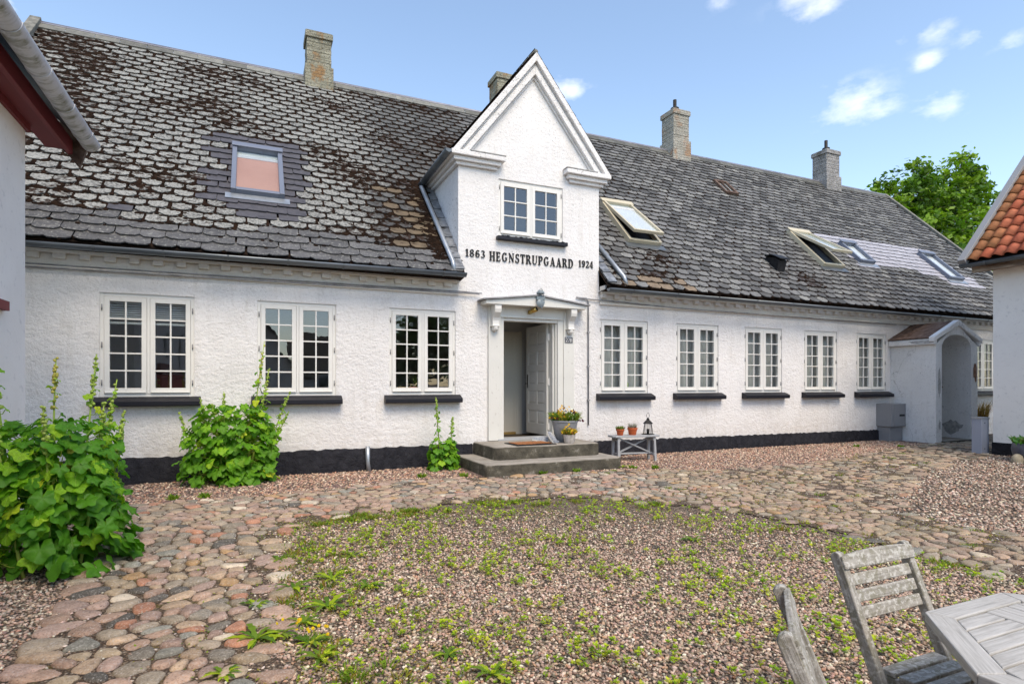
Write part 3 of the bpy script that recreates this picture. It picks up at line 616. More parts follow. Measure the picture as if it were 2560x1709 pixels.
fx_ = np.stack([rs.uniform(5.5, 14.5, 34000), rs.uniform(-9.0, -2.6, 34000)], 1); u, v_, d = proj_many(np.column_stack([fx_, np.zeros(len(fx_))]))
fx_ = fx_[(u < 2700) & (d > 5.5)]; fx_ = np.array([p for p in fx_ if not inpoly(p[0] + rc.uniform(-.15, .15), p[1] + rc.uniform(-.15, .15), COB)])
pebbles(np.column_stack([fx_, [gz(a, b_) for a, b_ in fx_]]), 0.011, 0.019, PPAL, 'gravel')
# loose pebbles along the wall and on the cobbles
xs = rs.uniform(-1.5, 14.5, 26000); yy = rs.uniform(-2.4, -0.06, 26000)
ok = [i for i in range(26000) if inpoly(xs[i], yy[i], WALLG) and not (3.1 < xs[i] < 5.75 and yy[i] > -1.55)]
pebbles(np.column_stack([xs[ok], yy[ok], [gz(a, b_) for a, b_ in zip(xs[ok], yy[ok])]]), 0.011, 0.020, [tuple(v * k for v, k in zip(c, (.95, .86, .82))) for c in PPAL], 'gravel')
xs = rs.uniform(-1.3, 12, 16000); yy = rs.uniform(-7.4, -1.2, 16000)
ok = [i for i in range(16000) if inpoly(xs[i], yy[i], COB)]
pebbles(np.column_stack([xs[ok], yy[ok], [gz(a, b_) + 0.007 for a, b_ in zip(xs[ok], yy[ok])]]), 0.006, 0.011, [(0.45, 0.38, 0.31), (0.30, 0.22, 0.17), (0.58, 0.52, 0.45), (0.20, .15, .11)], 'gravel')

# ================================================================== FARMHOUSE
house = thing('farmhouse', 'long white stuccoed farmhouse with mossy slate roof and central gable', 'house')
EY, EZ, RY, RZ = -0.35, 3.27, 4.8, 8.57
SLOPE = math.atan2(RZ - EZ, RY - EY); SLEN = math.hypot(RZ - EZ, RY - EY); cs_, sn_ = math.cos(SLOPE), math.sin(SLOPE)
XL, XR = -3.9, 21.9
GL, GR, GC = 3.25, 6.12, 4.70                     # gable sides and centre
def roofp(x, v, n=0.0): return Vector((x, EY + v * cs_ - n * sn_, EZ + v * sn_ + n * cs_))
def wall(m, x0, x1, z0, z1, holes, y, depth):
    xs = sorted({x0, x1, *[h[0] for h in holes], *[h[1] for h in holes]}); zs = sorted({z0, z1, *[h[2] for h in holes], *[h[3] for h in holes]})
    for a, b_ in zip(xs[:-1], xs[1:]):
        for c, d in zip(zs[:-1], zs[1:]):
            if any(h[0] <= a and b_ <= h[1] and h[2] <= c and d <= h[3] for h in holes): continue
            m.add([(a, y, c), (b_, y, c), (b_, y, d), (a, y, d)], [(0, 1, 2, 3)])
            m.add([(a, y + depth, c), (b_, y + depth, c), (b_, y + depth, d), (a, y + depth, d)], [(3, 2, 1, 0)])
    for h in holes:
        a, b_, c, d = h
        m.add([(a, y, c), (b_, y, c), (b_, y, d), (a, y, d), (a, y + depth, c), (b_, y + depth, c), (b_, y + depth, d), (a, y + depth, d)],
              [(0, 4, 5, 1), (1, 5, 6, 2), (2, 6, 7, 3), (3, 7, 4, 0)])
WZ0, WZ1 = 1.22, 2.67
WINS = [(-1.94, -0.79), (0.05, 1.20), (2.05, 3.20), (6.14, 7.28), (8.0, 9.14), (9.89, 11.03), (11.74, 12.87), (13.56, 14.69), (18.36, 19.48)]
DOOR = (4.06, 5.20, 0.40, 2.60)
wm = MB()
wall(wm, XL, XR, -0.25, 3.22, [(a, b_, WZ0, WZ1) for a, b_ in WINS] + [DOOR], 0.0, 0.32)
wm.add([(XL, 0, -0.25), (XL, 9.6, -0.25), (XL, 9.6, 3.2), (XL, 4.8, 8.4), (XL, 0, 3.2)], [(4, 3, 2, 1, 0)])
wm.add([(XR, 0, -0.25), (XR, 9.6, -0.25), (XR, 9.6, 3.2), (XR, 4.8, 8.4), (XR, 0, 3.2)], [(0, 1, 2, 3, 4)])
wm.add([(XL, 9.6, -0.25), (XR, 9.6, -0.25), (XR, 9.6, 3.2), (XL, 9.6, 3.2)], [(3, 2, 1, 0)])
ob('wall', wm, 'stucco', house)
gw = MB(); GWIN = (4.01, 5.32, 4.06, 5.09)
wall(gw, GL, GR, 3.22, 5.40, [GWIN], 0.0, 0.30)
gw.add([(GL, 0, 5.40), (GR, 0, 5.40), (GC, 0, 7.36)], [(0, 1, 2)])
gw.add([(GL, 0, 3.22), (GL, 0, 5.40), (GL, 2.4, 5.40), (GL, 2.4, 3.22)], [(0, 1, 2, 3)])
gw.add([(GR, 0, 3.22), (GR, 2.4, 3.22), (GR, 2.4, 5.40), (GR, 0, 5.40)], [(0, 1, 2, 3)])
ob('gable_wall', gw, 'stucco_gable', house)
# plinth with an uneven upper edge
pm = MB(); rp = random.Random(4)
def plinth(x0, x1, zt0, zt1):
    n = int((x1 - x0) / 0.06); pts = []
    for i in range(n + 1):
        x = x0 + (x1 - x0) * i / n; t = i / n; zt = zt0 + (zt1 - zt0) * t + rp.uniform(-0.012, 0.012)
        y = -0.045 + 0.012 * fn_n(x, 0, 0, 3)
        pts.append((x, y, zt))
    for (a, ya, za), (b_, yb, zb) in zip(pts[:-1], pts[1:]):
        pm.add([(a, ya - 0.01, -0.25), (b_, yb - 0.01, -0.25), (b_, yb, zb - 0.02), (a, ya, za - 0.02), (a, 0.01, za), (b_, 0.01, zb)], [(0, 1, 2, 3), (3, 2, 5, 4)])
plinth(XL, 3.5, 0.37, 0.37); ob('plinth', pm, 'plinth', house, True); pm = MB()
plinth(5.3, 14.5, 0.31, 0.27); ob('plinth', pm, 'plinth', house, True)
# interior
im = MB(); im.box(XL + .1, XR - .1, 4.2, 4.25, 0.3, 2.95); im.box(XL + .1, XR - .1, 0.35, 4.2, 2.92, 2.97)
for x in (3.62, 5.62, 7.65, 11.4, 15.0): im.box(x, x + 0.08, 1.62 if 3 < x < 6 else 0.33, 4.2, 0.3, 2.92)
im.box(3.62, 3.70, 0.33, 1.7, 0.3, 2.92); im.box(5.62, 5.70, 0.33, 1.7, 0.3, 2.92); im.box(3.7, 5.62, 1.55, 1.62, 0.3, 2.92)
ob('room_wall', im, 'room', house); fm = MB(); fm.box(XL + .1, XR - .1, 0.33, 4.2, 0.28, 0.36); ob('room_floor', fm, 'room_floor', house)
# cornice under the eaves
co = MB()
for a, b_ in ((XL, 3.24), (6.13, XR)):
    co.box(a, b_, -0.10, 0.0, 3.15, 3.21); co.box(a, b_, -0.20, 0.0, 3.21, 3.30)
    co.box(a, b_, -0.05, 0.0, 2.945, 2.985); co.box(a, b_, -0.028, 0.0, 2.985, 3.15)
cornice = ob('cornice', co, 'stucco_trim', house, bevel=0.012)
for a, b_ in ((XL + .1, 3.2), (6.2, 21.6)):
    x = a
    while x < b_:
        dm = MB().box(-0.065, 0.065, -0.085, -0.02, 3.072, 3.155)
        o = ob('dentil', dm, 'stucco_trim', cornice, bevel=0.014); o.location = (x, rp.uniform(-0.004, 0.004), rp.uniform(-0.004, 0.006)); o.scale = (rp.uniform(.9, 1.15), 1, 1)
        x += 0.285
# gable mouldings
gm = MB()
def rake(d0, d1, yf):
    for s in (-1, 1):
        def P(d): return [(GC + s * (1.60 - 1.25 * d), 5.42), (GC, 7.44 - 1.62 * d)]
        a, b_ = P(d0); c, d = P(d1)
        poly = [a, b_, d, c] if s < 0 else [a, c, d, b_]
        gm.prism(poly, lambda x, z, y: (x, y, z), yf, 0.0)
rake(0.0, 0.10, -0.16); rake(0.10, 0.135, -0.085); rake(0.135, 0.235, -0.105); rake(0.235, 0.27, -0.04)
for x0, x1, s in ((3.10, 4.08, -1), (5.33, 6.30, 1)):
    for k, (z0, z1, pr) in enumerate(((5.345, 5.43, 0.17), (5.27, 5.345, 0.115), (5.21, 5.27, 0.06))):
        e = 0.055 * k
        gm.box(x0 + e, x1 - e, -pr, -0.0005 * k, z0, z1)
        xs0 = (GL - pr, GL) if s < 0 else (GR, GR + pr)
        gm.box(xs0[0], xs0[1], -pr + 0.002, 1.95, z0 + 0.001, z1 - 0.001)
ob('gable_moulding', gm, 'stucco_gable', house, bevel=0.012)
dm = MB().box(3.42, 4.09, -0.176, -0.01, 5.432, 5.452); ob('moulding_cap', dm, 'grey_patch', house, bevel=0.005); dm = MB(); dm.box(5.32, 6.0, -0.176, -0.01, 5.432, 5.452); ob('moulding_cap', dm, 'grey_patch', house, bevel=0.005)
gr_ = MB()
for s in (-1, 1):
    gr_.prism([(GC, 7.475), (GC + s * 1.63, 5.40), (GC + s * 1.63, 5.37), (GC, 7.442)][::s], lambda x, z, y: (x, y, z), -0.10, 4.2)
gable_roof = ob('gable_roof', gr_, 'roof_under', house)
gs = MB(); rr = random.Random(8)
for s in (-1, 1):
    for i in range(14):
        t0, t1 = i / 14, (i + 1.25) / 14
        for j in range(15):
            y0 = -0.115 + j * 0.285; lift = 0.02
            A = Vector((GC + s * 1.66 * (1 - t0), 0, 5.38 + 2.10 * t0)); B = Vector((GC + s * 1.66 * (1 - t1), 0, 5.38 + 2.10 * t1))
            nn = Vector((s * 0.8, 0, 0.6)); a = A + nn * lift; b_ = B + nn * 0.008
            cc = rr.uniform(.05, .1)
            gs.add([(a.x, y0, a.z), (a.x, y0 + .275, a.z), (b_.x, y0 + .275, b_.z), (b_.x, y0, b_.z), (a.x - nn.x * .02, y0, a.z - nn.z * .02), (a.x - nn.x * .02, y0 + .275, a.z - nn.z * .02)],
                   [(0, 1, 2, 3), (0, 4, 5, 1)], col=(cc, cc, cc), col2=(.4, .7, 0))
stuff(ob('slates', gs, 'slate', gable_roof))
rc2 = MB().tube([(GC, -0.13, 7.46), (GC, 3.9, 7.46)], 0.04, 8); ob('ridge_cap', rc2, 'ridge_stone', house, True)

# ------------------------------------------------------------------ main roof
ru = MB()
for xa, xb, va in ((XL, GL + .02, .02), (GL + .02, GR - .02, .9), (GR - .02, XR, .02)):
    ru.add([roofp(xa, va, -0.02), roofp(xb, va, -0.02), roofp(xb, SLEN, -0.02), roofp(xa, SLEN, -0.02)], [(0, 1, 2, 3)])
ru.add([(XL, RY, RZ - .02), (XR, RY, RZ - .02), (XR, 9.9, 3.25), (XL, 9.9, 3.25)], [(0, 1, 2, 3)])
for xa, xb in ((XL, GL + .02), (GR - .02, XR)):
    ru.add([roofp(xa, 0.02, -0.10), roofp(xb, 0.02, -0.10), (xb, 0, 3.18), (xa, 0, 3.18)], [(3, 2, 1, 0)])
    ru.add([roofp(xa, 0.02, -0.02), roofp(xb, 0.02, -0.02), roofp(xb, 0.02, -0.10), roofp(xa, 0.02, -0.10)], [(3, 2, 1, 0)])
roof = ob('roof', ru, 'roof_under', house)
def in_gable(x, z, m=0.0):
    if z < 5.4: return GL + m < x < GR - m
    return abs(x - GC) < 1.60 * (1 - (z - 5.45) / 2.1) - m
def slate_mb(hw, lo, seed, clipc, exp_=0.205, tail=0.30, lift=0.042, thick=0.018):
    r = random.Random(seed); j = lambda a: r.uniform(-a, a)
    out = [(-hw + j(.006), clipc + j(.012)), (-hw + clipc * 1.15 + j(.012), j(.010)), (j(.02), -0.004 + j(.007)), (hw - clipc * 1.15 + j(.012), j(.010)), (hw + j(.006), clipc + j(.012)), (hw, tail), (-hw, tail)]
    def nz(u): return lift + (0.006 - lift) * u / tail
    top = [(s, u, nz(u)) for s, u in out]; bot = [(s, u, nz(u) - thick) for s, u in out[:5]] + [(hw, tail * .8, 0), (-hw, tail * .8, 0)]
    fs = [tuple(range(7)), (0, 7, 8, 1), (1, 8, 9, 2), (2, 9, 10, 3), (3, 10, 11, 4), (4, 11, 12, 5), (6, 13, 7, 0)]
    return top + bot, [tuple(reversed(f)) if i else f for i, f in enumerate(fs)]
PURPLE = (0.088, 0.086, 0.098)
def slate_look(x, v, rnd):
    """colour, lichen, moss, half-width factor, clip"""
    left = x < 4.7
    if left:
        inp = (-0.72 < x < 0.80 and 1.25 < v < 3.65) or (-0.35 < x < 0.70 and 0.85 < v < 1.4)
        if inp and not (rnd.random() < .12 and not (-0.5 < x < 0.6)): return PURPLE, 0.18, 0.0, 0.99, 0.03
        if -1.75 < x < -1.47 and 0.70 < v < 0.92: return PURPLE, 0.12, 0.0, 0.99, 0.03
        if v < 0.62 + 0.10 * math.sin(x * 1.7):
            g = rnd.uniform(.085, .125); return (g, g, g * 1.02), 0.62, 0.06, 0.98, 0.045
        g = rnd.uniform(.08, .125)
        bn = sm((x - 1.6) / 1.0) * sm((2.9 - v) / 1.2)
        moss = 0.54 + 0.75 * fn_n(x, v, 3, 0.75) + 0.45 * fn_n(x, v, 6, 2.3) + 0.35 * sm((-x - 1.2) / 2.0) * sm((v - 1) / 2)
        lich = 0.90 - 0.34 * sm((x - 1.5) / 1.8) - 0.75 * bn
        if rnd.random() < 0.45 * bn: return (0.15, 0.115, 0.075), 0.25, 0.55, 0.92, 0.055
        return (g, g, g * .96), max(.15, lich + rnd.uniform(-.06, .06)), min(.95, max(.05, moss)), rnd.uniform(.84, .92), rnd.uniform(.052, .082)
    patch = (15.0 < x < 19.75 and 1.80 < v < 3.28 + (0.1 if x < 15.6 else 0)) or (18.4 < x < 20.2 and 1.22 < v < 1.9) or (14.6 < x < 15.1 and 2.9 < v < 3.35)
    if patch: return (0.40, 0.40, 0.44), 0.0, 0.0, 0.995, 0.03
    g = rnd.uniform(.07, .19); moss = 0.16 + 0.25 * fn_n(x, v, 9, 0.9)
    m2 = math.exp(-((x - 12.2) / .5) ** 2 - ((v - 0.75) / .45) ** 2) + math.exp(-((x - 7.4) / .5) ** 2 - ((v - .35) / .22) ** 2) + math.exp(-((x - 7.9) / .5) ** 2 - ((v - 1.0) / .3) ** 2)
    if v < 0.35 and 6.4 < x < 8.2 and rnd.random() < .5: return (.22, .17, .12), .3, .4, .96, .05
    return (g, g, g * .98), 0.52 + rnd.uniform(-.3, .3), min(.95, max(.0, moss + m2)), rnd.uniform(.90, .96), rnd.uniform(.05, .072)
EXPO, PITCH = 0.2, 0.298
slist = []; rsl = random.Random(21)
nrow = int(SLEN / EXPO)
for r in range(nrow):
    v = r * EXPO; off = (r % 2) * PITCH / 2
    n = int((XR - XL) / PITCH)
    for i in range(n + 1):
        x = XL + 0.08 + off + i * PITCH + rsl.uniform(-.008, .008)
        if x > XR - 0.1: continue
        p = roofp(x, v)
        if in_gable(x, p.z + 0.1, 0.16 if v > .45 else -.16):
            if v > .45 or not (GL - .16 < x < GL + .13 or GR - .13 < x < GR + .16): continue
            x = GL - .155 if x < GC else GR + .155
        slist.append((x + rsl.gauss(0, .007), v + rsl.gauss(0, .009) + .016 * fn_n(x, r * .3, 1, 1.1) - (rsl.uniform(.02, .06) if rsl.random() < .025 else 0)))
def sproj(x, v): return proj(roofp(x, v + .1))
order = []
for k, (x, v) in enumerate(slist):
    u, w, d = sproj(x, v); vis = 66 < u < 2480 and 0 < w and not (u < 235 and w < 400)
    order.append((d if vis else d + 100, k))
order.sort(); near = {k for _, k in order[:300]}
variants = {}
srest = MB(); moss_shade = MB()
icov = [(-.5, .85, 0), (.5, .85, 0), (-.5, -.85, 0), (.5, -.85, 0), (0, -.5, .85), (0, .5, .85), (.85, 0, .5), (-.85, 0, .5)]
icof = [(4, 6, 5), (4, 5, 7), (5, 6, 1), (5, 1, 0), (5, 0, 7), (4, 7, 2), (4, 2, 3), (4, 3, 6)]
def moss_blob(p, r, rnd, flat=0.5):
    a = rnd.uniform(0, 6.28); ca, sa = math.cos(a), math.sin(a); vs = []
    for (x, y, z) in icov:
        k = rnd.uniform(.7, 1.3) * r; sx_, sy_ = (x * ca - y * sa) * k, (x * sa + y * ca) * k
        q = Vector(p) + Vector((sx_ * 1.3, 0, 0)) + Vector((0, cs_, sn_)) * sy_ + Vector((0, -sn_, cs_)) * (z * k * flat)
        vs.append(q)
    moss_shade.add(vs, icof)
for k, (x, v) in enumerate(slist):
    col, li, mo, wf, cl = slate_look(x, v, rsl); hw = PITCH / 2 * wf
    tilt = rsl.uniform(-.035, .035) if li > .1 or mo > .1 else rsl.uniform(-.006, .006)
    if k in near:
        key = (tuple(round(c, 2) for c in col), round(li * 5) / 5, round(mo * 5) / 5, rsl.randrange(3))
        if key not in variants:
            vs, fs = slate_mb(hw, 0, rsl.random(), cl); variants[key] = MB().add(vs, fs, col=col, col2=(li, mo, 0)).mesh('slate'); variants[key].materials.append(MATS['slate'])
        o = link('slate', variants[key], None, roof)
        mt = Matrix(((1, 0, 0, 0), (0, cs_, -sn_, 0), (0, sn_, cs_, 0), (0, 0, 0, 1))); o.matrix_local = Matrix.Translation(roofp(x, v)) @ mt @ Matrix.Rotation(tilt, 4, 'Z')
    else:
        vs, fs = slate_mb(hw, 0, rsl.random(), cl); ct, st_ = math.cos(tilt), math.sin(tilt)
        srest.add([roofp(x + a * ct - b_ * st_, v + a * st_ + b_ * ct, c) for a, b_, c in vs], fs, col=col, col2=(li, mo, 0))
    if wf < .97:                                       # moss packed in the side joint; painted shadow band below the slate
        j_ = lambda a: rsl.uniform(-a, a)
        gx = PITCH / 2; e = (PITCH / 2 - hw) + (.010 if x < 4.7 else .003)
        moss_shade.add([roofp(x + gx - e + j_(.006), v - .004, .027), roofp(x + gx + e + j_(.006), v - .004, .027), roofp(x + gx + e * .8 + j_(.008), v + .10, .026), roofp(x + gx + e * .7 + j_(.006), v + .2, .022), roofp(x + gx - e * .7 + j_(.006), v + .2, .022), roofp(x + gx - e * .8 + j_(.008), v + .10, .026)], [(0, 1, 2, 3, 4, 5)])
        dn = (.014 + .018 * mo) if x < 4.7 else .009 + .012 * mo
        moss_shade.add([roofp(x - hw * .9, v + .01, .024), roofp(x - hw * .75, v - dn + j_(.006), .026), roofp(x + j_(.03), v - dn * 1.1 + j_(.007), .027), roofp(x + hw * .75, v - dn + j_(.006), .026), roofp(x + hw * .9, v + .01, .024)], [(0, 1, 2, 3, 4)])
    if mo > 0.02:
        nb = np.random.poisson(mo * (13 if x < 4.7 else 6.5))
        for _ in range(nb):
            e = rsl.random()
            if e < .62: q = (x + rsl.choice((-1, 1)) * (hw + .006) + rsl.gauss(0, .014), v + abs(rsl.gauss(0, .07)), .020)
            else: q = (x + rsl.uniform(-hw, hw), v - .006 + rsl.gauss(0, .008), .022)
            moss_blob(roofp(*q), rsl.uniform(.014, .036 if mo < .7 else .05), rsl)
        if mo > .75:
            for _ in range(3): moss_blob(roofp(x + rsl.uniform(-hw, hw), v + rsl.uniform(0, .2), .03), rsl.uniform(.02, .045), rsl, .35)
# heavier moss strip beside the gable cheek
for _ in range(420):
    v = rsl.uniform(0.3, 3.0); moss_blob(roofp(rsl.gauss(2.92, .07), v, .03), rsl.uniform(.015, .045), rsl)
stuff(ob('slates', srest, 'slate', roof)); stuff(ob('moss', moss_shade, 'moss', roof, True))  # the moss mesh also holds the painted shadow bands under the slates
# ridge: zinc strip and a row of ridge stones below it
rz_ = MB().tube([(XL, RY - 0.02, RZ + 0.03), (XR, RY - 0.02, RZ + 0.03)], 0.042, 8)
rz_.add([roofp(XL, SLEN - .05, .06), roofp(XR, SLEN - .05, .06), roofp(XR, SLEN, .07), roofp(XL, SLEN, .07)], [(0, 1, 2, 3)])
ob('ridge_flashing', rz_, 'zinc_ridge', roof, True)
rsn = MB(); x = XL; k = 0
while x < XR - .1:
    w = rsl.uniform(.42, .5); c = rsl.uniform(.12, .24) if x < 4.7 else rsl.uniform(.09, .16)
    A, B = x + .005, min(x + w, XR); vlo = SLEN - .27 + rsl.uniform(-.01, .01)
    rsn.add([roofp(A, vlo, .05), roofp(B, vlo, .05), roofp(B, SLEN - .03, .055), roofp(A, SLEN - .03, .055), roofp(A, vlo, .02), roofp(B, vlo, .02)], [(0, 1, 2, 3), (4, 5, 1, 0)], col=(c, c, c * .9), col2=(.45 if x < 4.7 else .25, .25, 0)); x += w
stuff(ob('ridge_slates', rsn, 'slate', roof))
vg = MB().obox(roofp(XL - .06, SLEN / 2, .04), (.09, 0, 0), Vector((0, cs_, sn_)) * (SLEN / 2 + .08), Vector((0, -sn_, cs_)) * .08); ob('verge', vg, 'ridge_stone', roof, bevel=0.01); vg = MB().obox(roofp(XR + .06, SLEN / 2, .02), (.07, 0, 0), Vector((0, cs_, sn_)) * (SLEN / 2 + .05), Vector((0, -sn_, cs_)) * .06)
ob('verge', vg, 'ridge_stone', roof, bevel=0.01)

# ------------------------------------------------------------------ gutters and pipes
def gutter(p0, p1, r, mat, parent, step=0.75, name='gutter'):
    g_ = ob(name, MB().half(p0, p1, r), mat, parent, True)
    p0, p1 = Vector(p0), Vector(p1); d = p1 - p0; n = max(2, int(d.length / step)); dn = d.normalized(); sd = dn.cross(Vector((0, 0, 1))).normalized()
    for i in range(n):
        c = p0 + d * ((i + .5) / n); b_ = MB(); vs = []
        for s_ in (-.012, .012):
            for rr_ in (r + .006, r + .0005):
                for j in range(11):
                    a = math.pi + math.pi * j / 10; vs.append(c + dn * s_ + sd * rr_ * math.cos(a) + Vector((0, 0, rr_ * math.sin(a))))
        fs = []
        for j in range(10): fs += [(j, j + 1, 22 + j + 1, 22 + j), (j + 1, j, 11 + j, 12 + j), (22 + j, 23 + j, 34 + j, 33 + j)]
        b_.add(vs, fs); ob('gutter_bracket', b_, mat, g_)
    return g_
gutter((XL, -0.43, 3.19), (3.24, -0.43, 3.255), 0.066, 'zinc', house)
gutter((6.06, -0.43, 3.20), (XR, -0.43, 3.15), 0.066, 'zinc', house, 1.0)
gutter((3.03, -0.16, 5.41), (3.03, 1.76, 5.36), 0.066, 'zinc', house, 0.6)
def downpipe(pts, r, mat='zinc_light'): return ob('downpipe', MB().tube(pts, r, 10), mat, house, True)
downpipe([(3.03, 1.72, 5.33), roofp(2.98, 2.62, .10), roofp(3.06, 0.18, .08), roofp(3.08, 0.0, -.02)], 0.042)
downpipe([roofp(6.28, 2.2, .09), roofp(6.52, 0.20, .08), roofp(6.54, 0.03, .0)], 0.042)
downpipe([(1.685, -.075, 0.40), (1.685, -.085, 0.15), (1.70, -.10, -.02)], 0.036, 'zinc_light')
for x0, x1 in ((3.10, 3.245), (6.125, 6.30)):
    lf = MB()
    for i in range(9):
        v0 = .05 + i * .32; a = rsl.uniform(-.012, .012)
        lf.add([roofp(x0 + a, v0, .055), roofp(x1, v0, .07), roofp(x1, v0 + .36, .045), roofp(x0 - a, v0 + .36, .03), roofp(x0 + a, v0, .03), roofp(x1, v0, .03)], [(0, 1, 2, 3), (4, 5, 1, 0)])
    stuff(ob('flashing', lf, 'lead', house))

# ------------------------------------------------------------------ windows
UNIT_PANE = MB().box(-.5, .5, -.0015, .0015, -.5, .5).mesh('pane')
PANE = {}
for g_ in ('glass', 'glass_dull'):
    PANE[g_] = UNIT_PANE.copy(); PANE[g_].materials.append(MATS[g_])
rw = random.Random(2)
def window(x0, x1, z0, z1, cols, rows, gl, hinges=True, sill='black'):
    fr = MB(); y0, y1 = 0.022, 0.085; t = 0.048
    fr.box(x0, x0 + t, y0, y1, z0, z1); fr.box(x1 - t, x1, y0, y1, z0, z1); fr.box(x0 + t, x1 - t, y0, y1, z1 - t, z1); fr.box(x0 + t, x1 - t, y0, y1, z0, z0 + t)
    xm = (x0 + x1) / 2; fr.box(xm - .018, xm + .018, y0 - .008, y1, z0 + t, z1 - t)
    w = ob('window', fr, 'paint_white', house, bevel=0.004)
    for s, (a, b_) in enumerate(((x0 + t + .003, xm - .021), (xm + .021, x1 - t - .003))):
        c, d = z0 + t + .003, z1 - t - .003; st = 0.062; sa = MB(); ya, yb = 0.012, 0.062
        sa.box(a, a + st, ya, yb, c, d); sa.box(b_ - st, b_, ya, yb, c, d); sa.box(a + st, b_ - st, ya, yb, d - st, d); sa.box(a + st, b_ - st, ya, yb, c, c + st + .015)
        gx0, gx1, gz0, gz1 = a + st, b_ - st, c + st + .015, d - st; bw = 0.021
        for i in range(1, cols): q = gx0 + (gx1 - gx0) * i / cols; sa.box(q - bw / 2, q + bw / 2, ya + .006, yb - .012, gz0, gz1)
        for i in range(1, rows): q = gz0 + (gz1 - gz0) * i / rows; sa.box(gx0, gx1, ya + .0075, yb - .0135, q - bw / 2, q + bw / 2)
        sa.box(a + .01, b_ - .01, ya - .018, ya, c + .008, c + .026)
        so = ob('sash', sa, 'paint_white', w, bevel=0.003)
        for i in range(cols):
            for j in range(rows):
                p = link('pane', PANE[gl], None, w); pw, ph = (gx1 - gx0) / cols, (gz1 - gz0) / rows
                p.location = (gx0 + pw * (i + .5), 0.040, gz0 + ph * (j + .5)); p.scale = (pw - .004, 1, ph - .004)
                p.rotation_euler = (rw.gauss(0, .0035), 0, rw.gauss(0, .0035))
        if hinges:
            hx = x0 + t / 2 if s == 0 else x1 - t / 2
            for q in (.14, .5, .86):
                if rows < 4 and q == .5: continue
                ob('hinge', MB().tube([(hx, 0.012, z0 + (z1 - z0) * q - .04), (hx, 0.012, z0 + (z1 - z0) * q + .04)], .008, 8), 'cable', w, True)
    return w
def sill(x0, x1, z, w, mat='black_sill', h=.135, out=.15, e=.085):
    m = MB(); pr = [(.03, 0), (.0, .0), (-out * .45, -.022), (-out * .75, -.045), (-out, -.06), (-out, -h + .012), (-out + .02, -h), (.03, -h)]
    m.prism(pr, lambda y, zz, x: (x, y, z + zz), x0 - e, x1 + e); return ob('sill', m, mat, w, bevel=0.006)
wobj = []
for i, (a, b_) in enumerate(WINS):
    w = window(a, b_, WZ0, WZ1, 2, 5, 'glass' if i < 3 else 'glass_dull'); sill(a, b_, WZ0 + .005, w); wobj.append(w)
    if i >= 3:
        cu = MB(); n = 40
        for (c0, c1) in ((a - .05, b_ + .05),):
            for k in range(n + 1):
                xx = c0 + (c1 - c0) * k / n; y = .20 + .018 * math.sin(k * 1.9) + .008 * math.sin(k * 4.3)
                cu.v += [(xx, y, WZ0 - .1), (xx, y, WZ1 + .1)]
            cu.f += [(2 * k, 2 * k + 2, 2 * k + 3, 2 * k + 1) for k in range(n)]
        ob('curtain', cu, 'curtain', w, True)
    st_ = MB().box(a - .05, b_ + .05, .09, .34, WZ0 - .02, WZ0 + .02); ob('inner_sill', st_, 'paint_white', w)
bl = MB()
for k in range(9): bl.box(WINS[0][0] + .06, WINS[0][1] - .06, .12, .15, WZ1 - .10 - k * .032, WZ1 - .098 - k * .032 + .012)
bl.box(WINS[0][0] + .06, WINS[0][1] - .06, .11, .16, WZ1 - .42, WZ1 - .39); ob('blind', bl, 'blind', wobj[0])
gwn = window(*GWIN, 2, 3, 'glass', True)
gsl = MB().box(GWIN[0] - .05, GWIN[1] + .06, -.10, .03, GWIN[2] - .075, GWIN[2] - .01); ob('sill', gsl, 'black_sill', gwn, bevel=.008)
gm2 = MB()
for _ in range(60): 
    p = (rw.uniform(GWIN[0] - .04, GWIN[1] + .05), rw.uniform(-.10, 0), GWIN[2] - .008); gm2.add([(p[0] + dx_ * .03, p[1] + dy_ * .02, p[2] + dz_) for dx_, dy_, dz_ in ((-1, -1, 0), (1, -1, 0), (1, 1, 0), (-1, 1, 0), (0, 0, .014))], [(0, 1, 4), (1, 2, 4), (2, 3, 4), (3, 0, 4)])
ob('sill_moss', gm2, 'moss', gwn, True)
rb = MB().box(3.4, 6.0, .9, .95, 3.9, 5.3); ob('room_wall', rb, 'room_floor', house)

# ------------------------------------------------------------------ inscription
def rect(a, b_, c, d): return [(a, b_), (c, b_), (c, d), (a, d)]
def arc(cx, cy, rx, ry, a0, a1, th, tn, n=14):
    out = []
    for i in range(n):
        q = []
        for ang, inn in ((a0 + (a1 - a0) * i / n, 0), (a0 + (a1 - a0) * (i + 1) / n, 0), (a0 + (a1 - a0) * (i + 1) / n, 1), (a0 + (a1 - a0) * i / n, 1)):
            r = R_(ang); q.append((cx + (rx - inn * th) * math.cos(r), cy + (ry - inn * tn) * math.sin(r)))
        out.append(q)
    return out
def stem(x, z0=0, z1=1, w=.2, s=True):
    o = [rect(x - w / 2, z0, x + w / 2, z1)]
    if s: o += [rect(x - w / 2 - .07, z0, x - w / 2, z0 + .065), rect(x + w / 2, z0, x + w / 2 + .07, z0 + .065)] if z0 == 0 else []
    if s and z1 == 1: o += [rect(x - w / 2 - .07, .935, x - w / 2, 1), rect(x + w / 2, .935, x + w / 2 + .07, 1)]
    return o
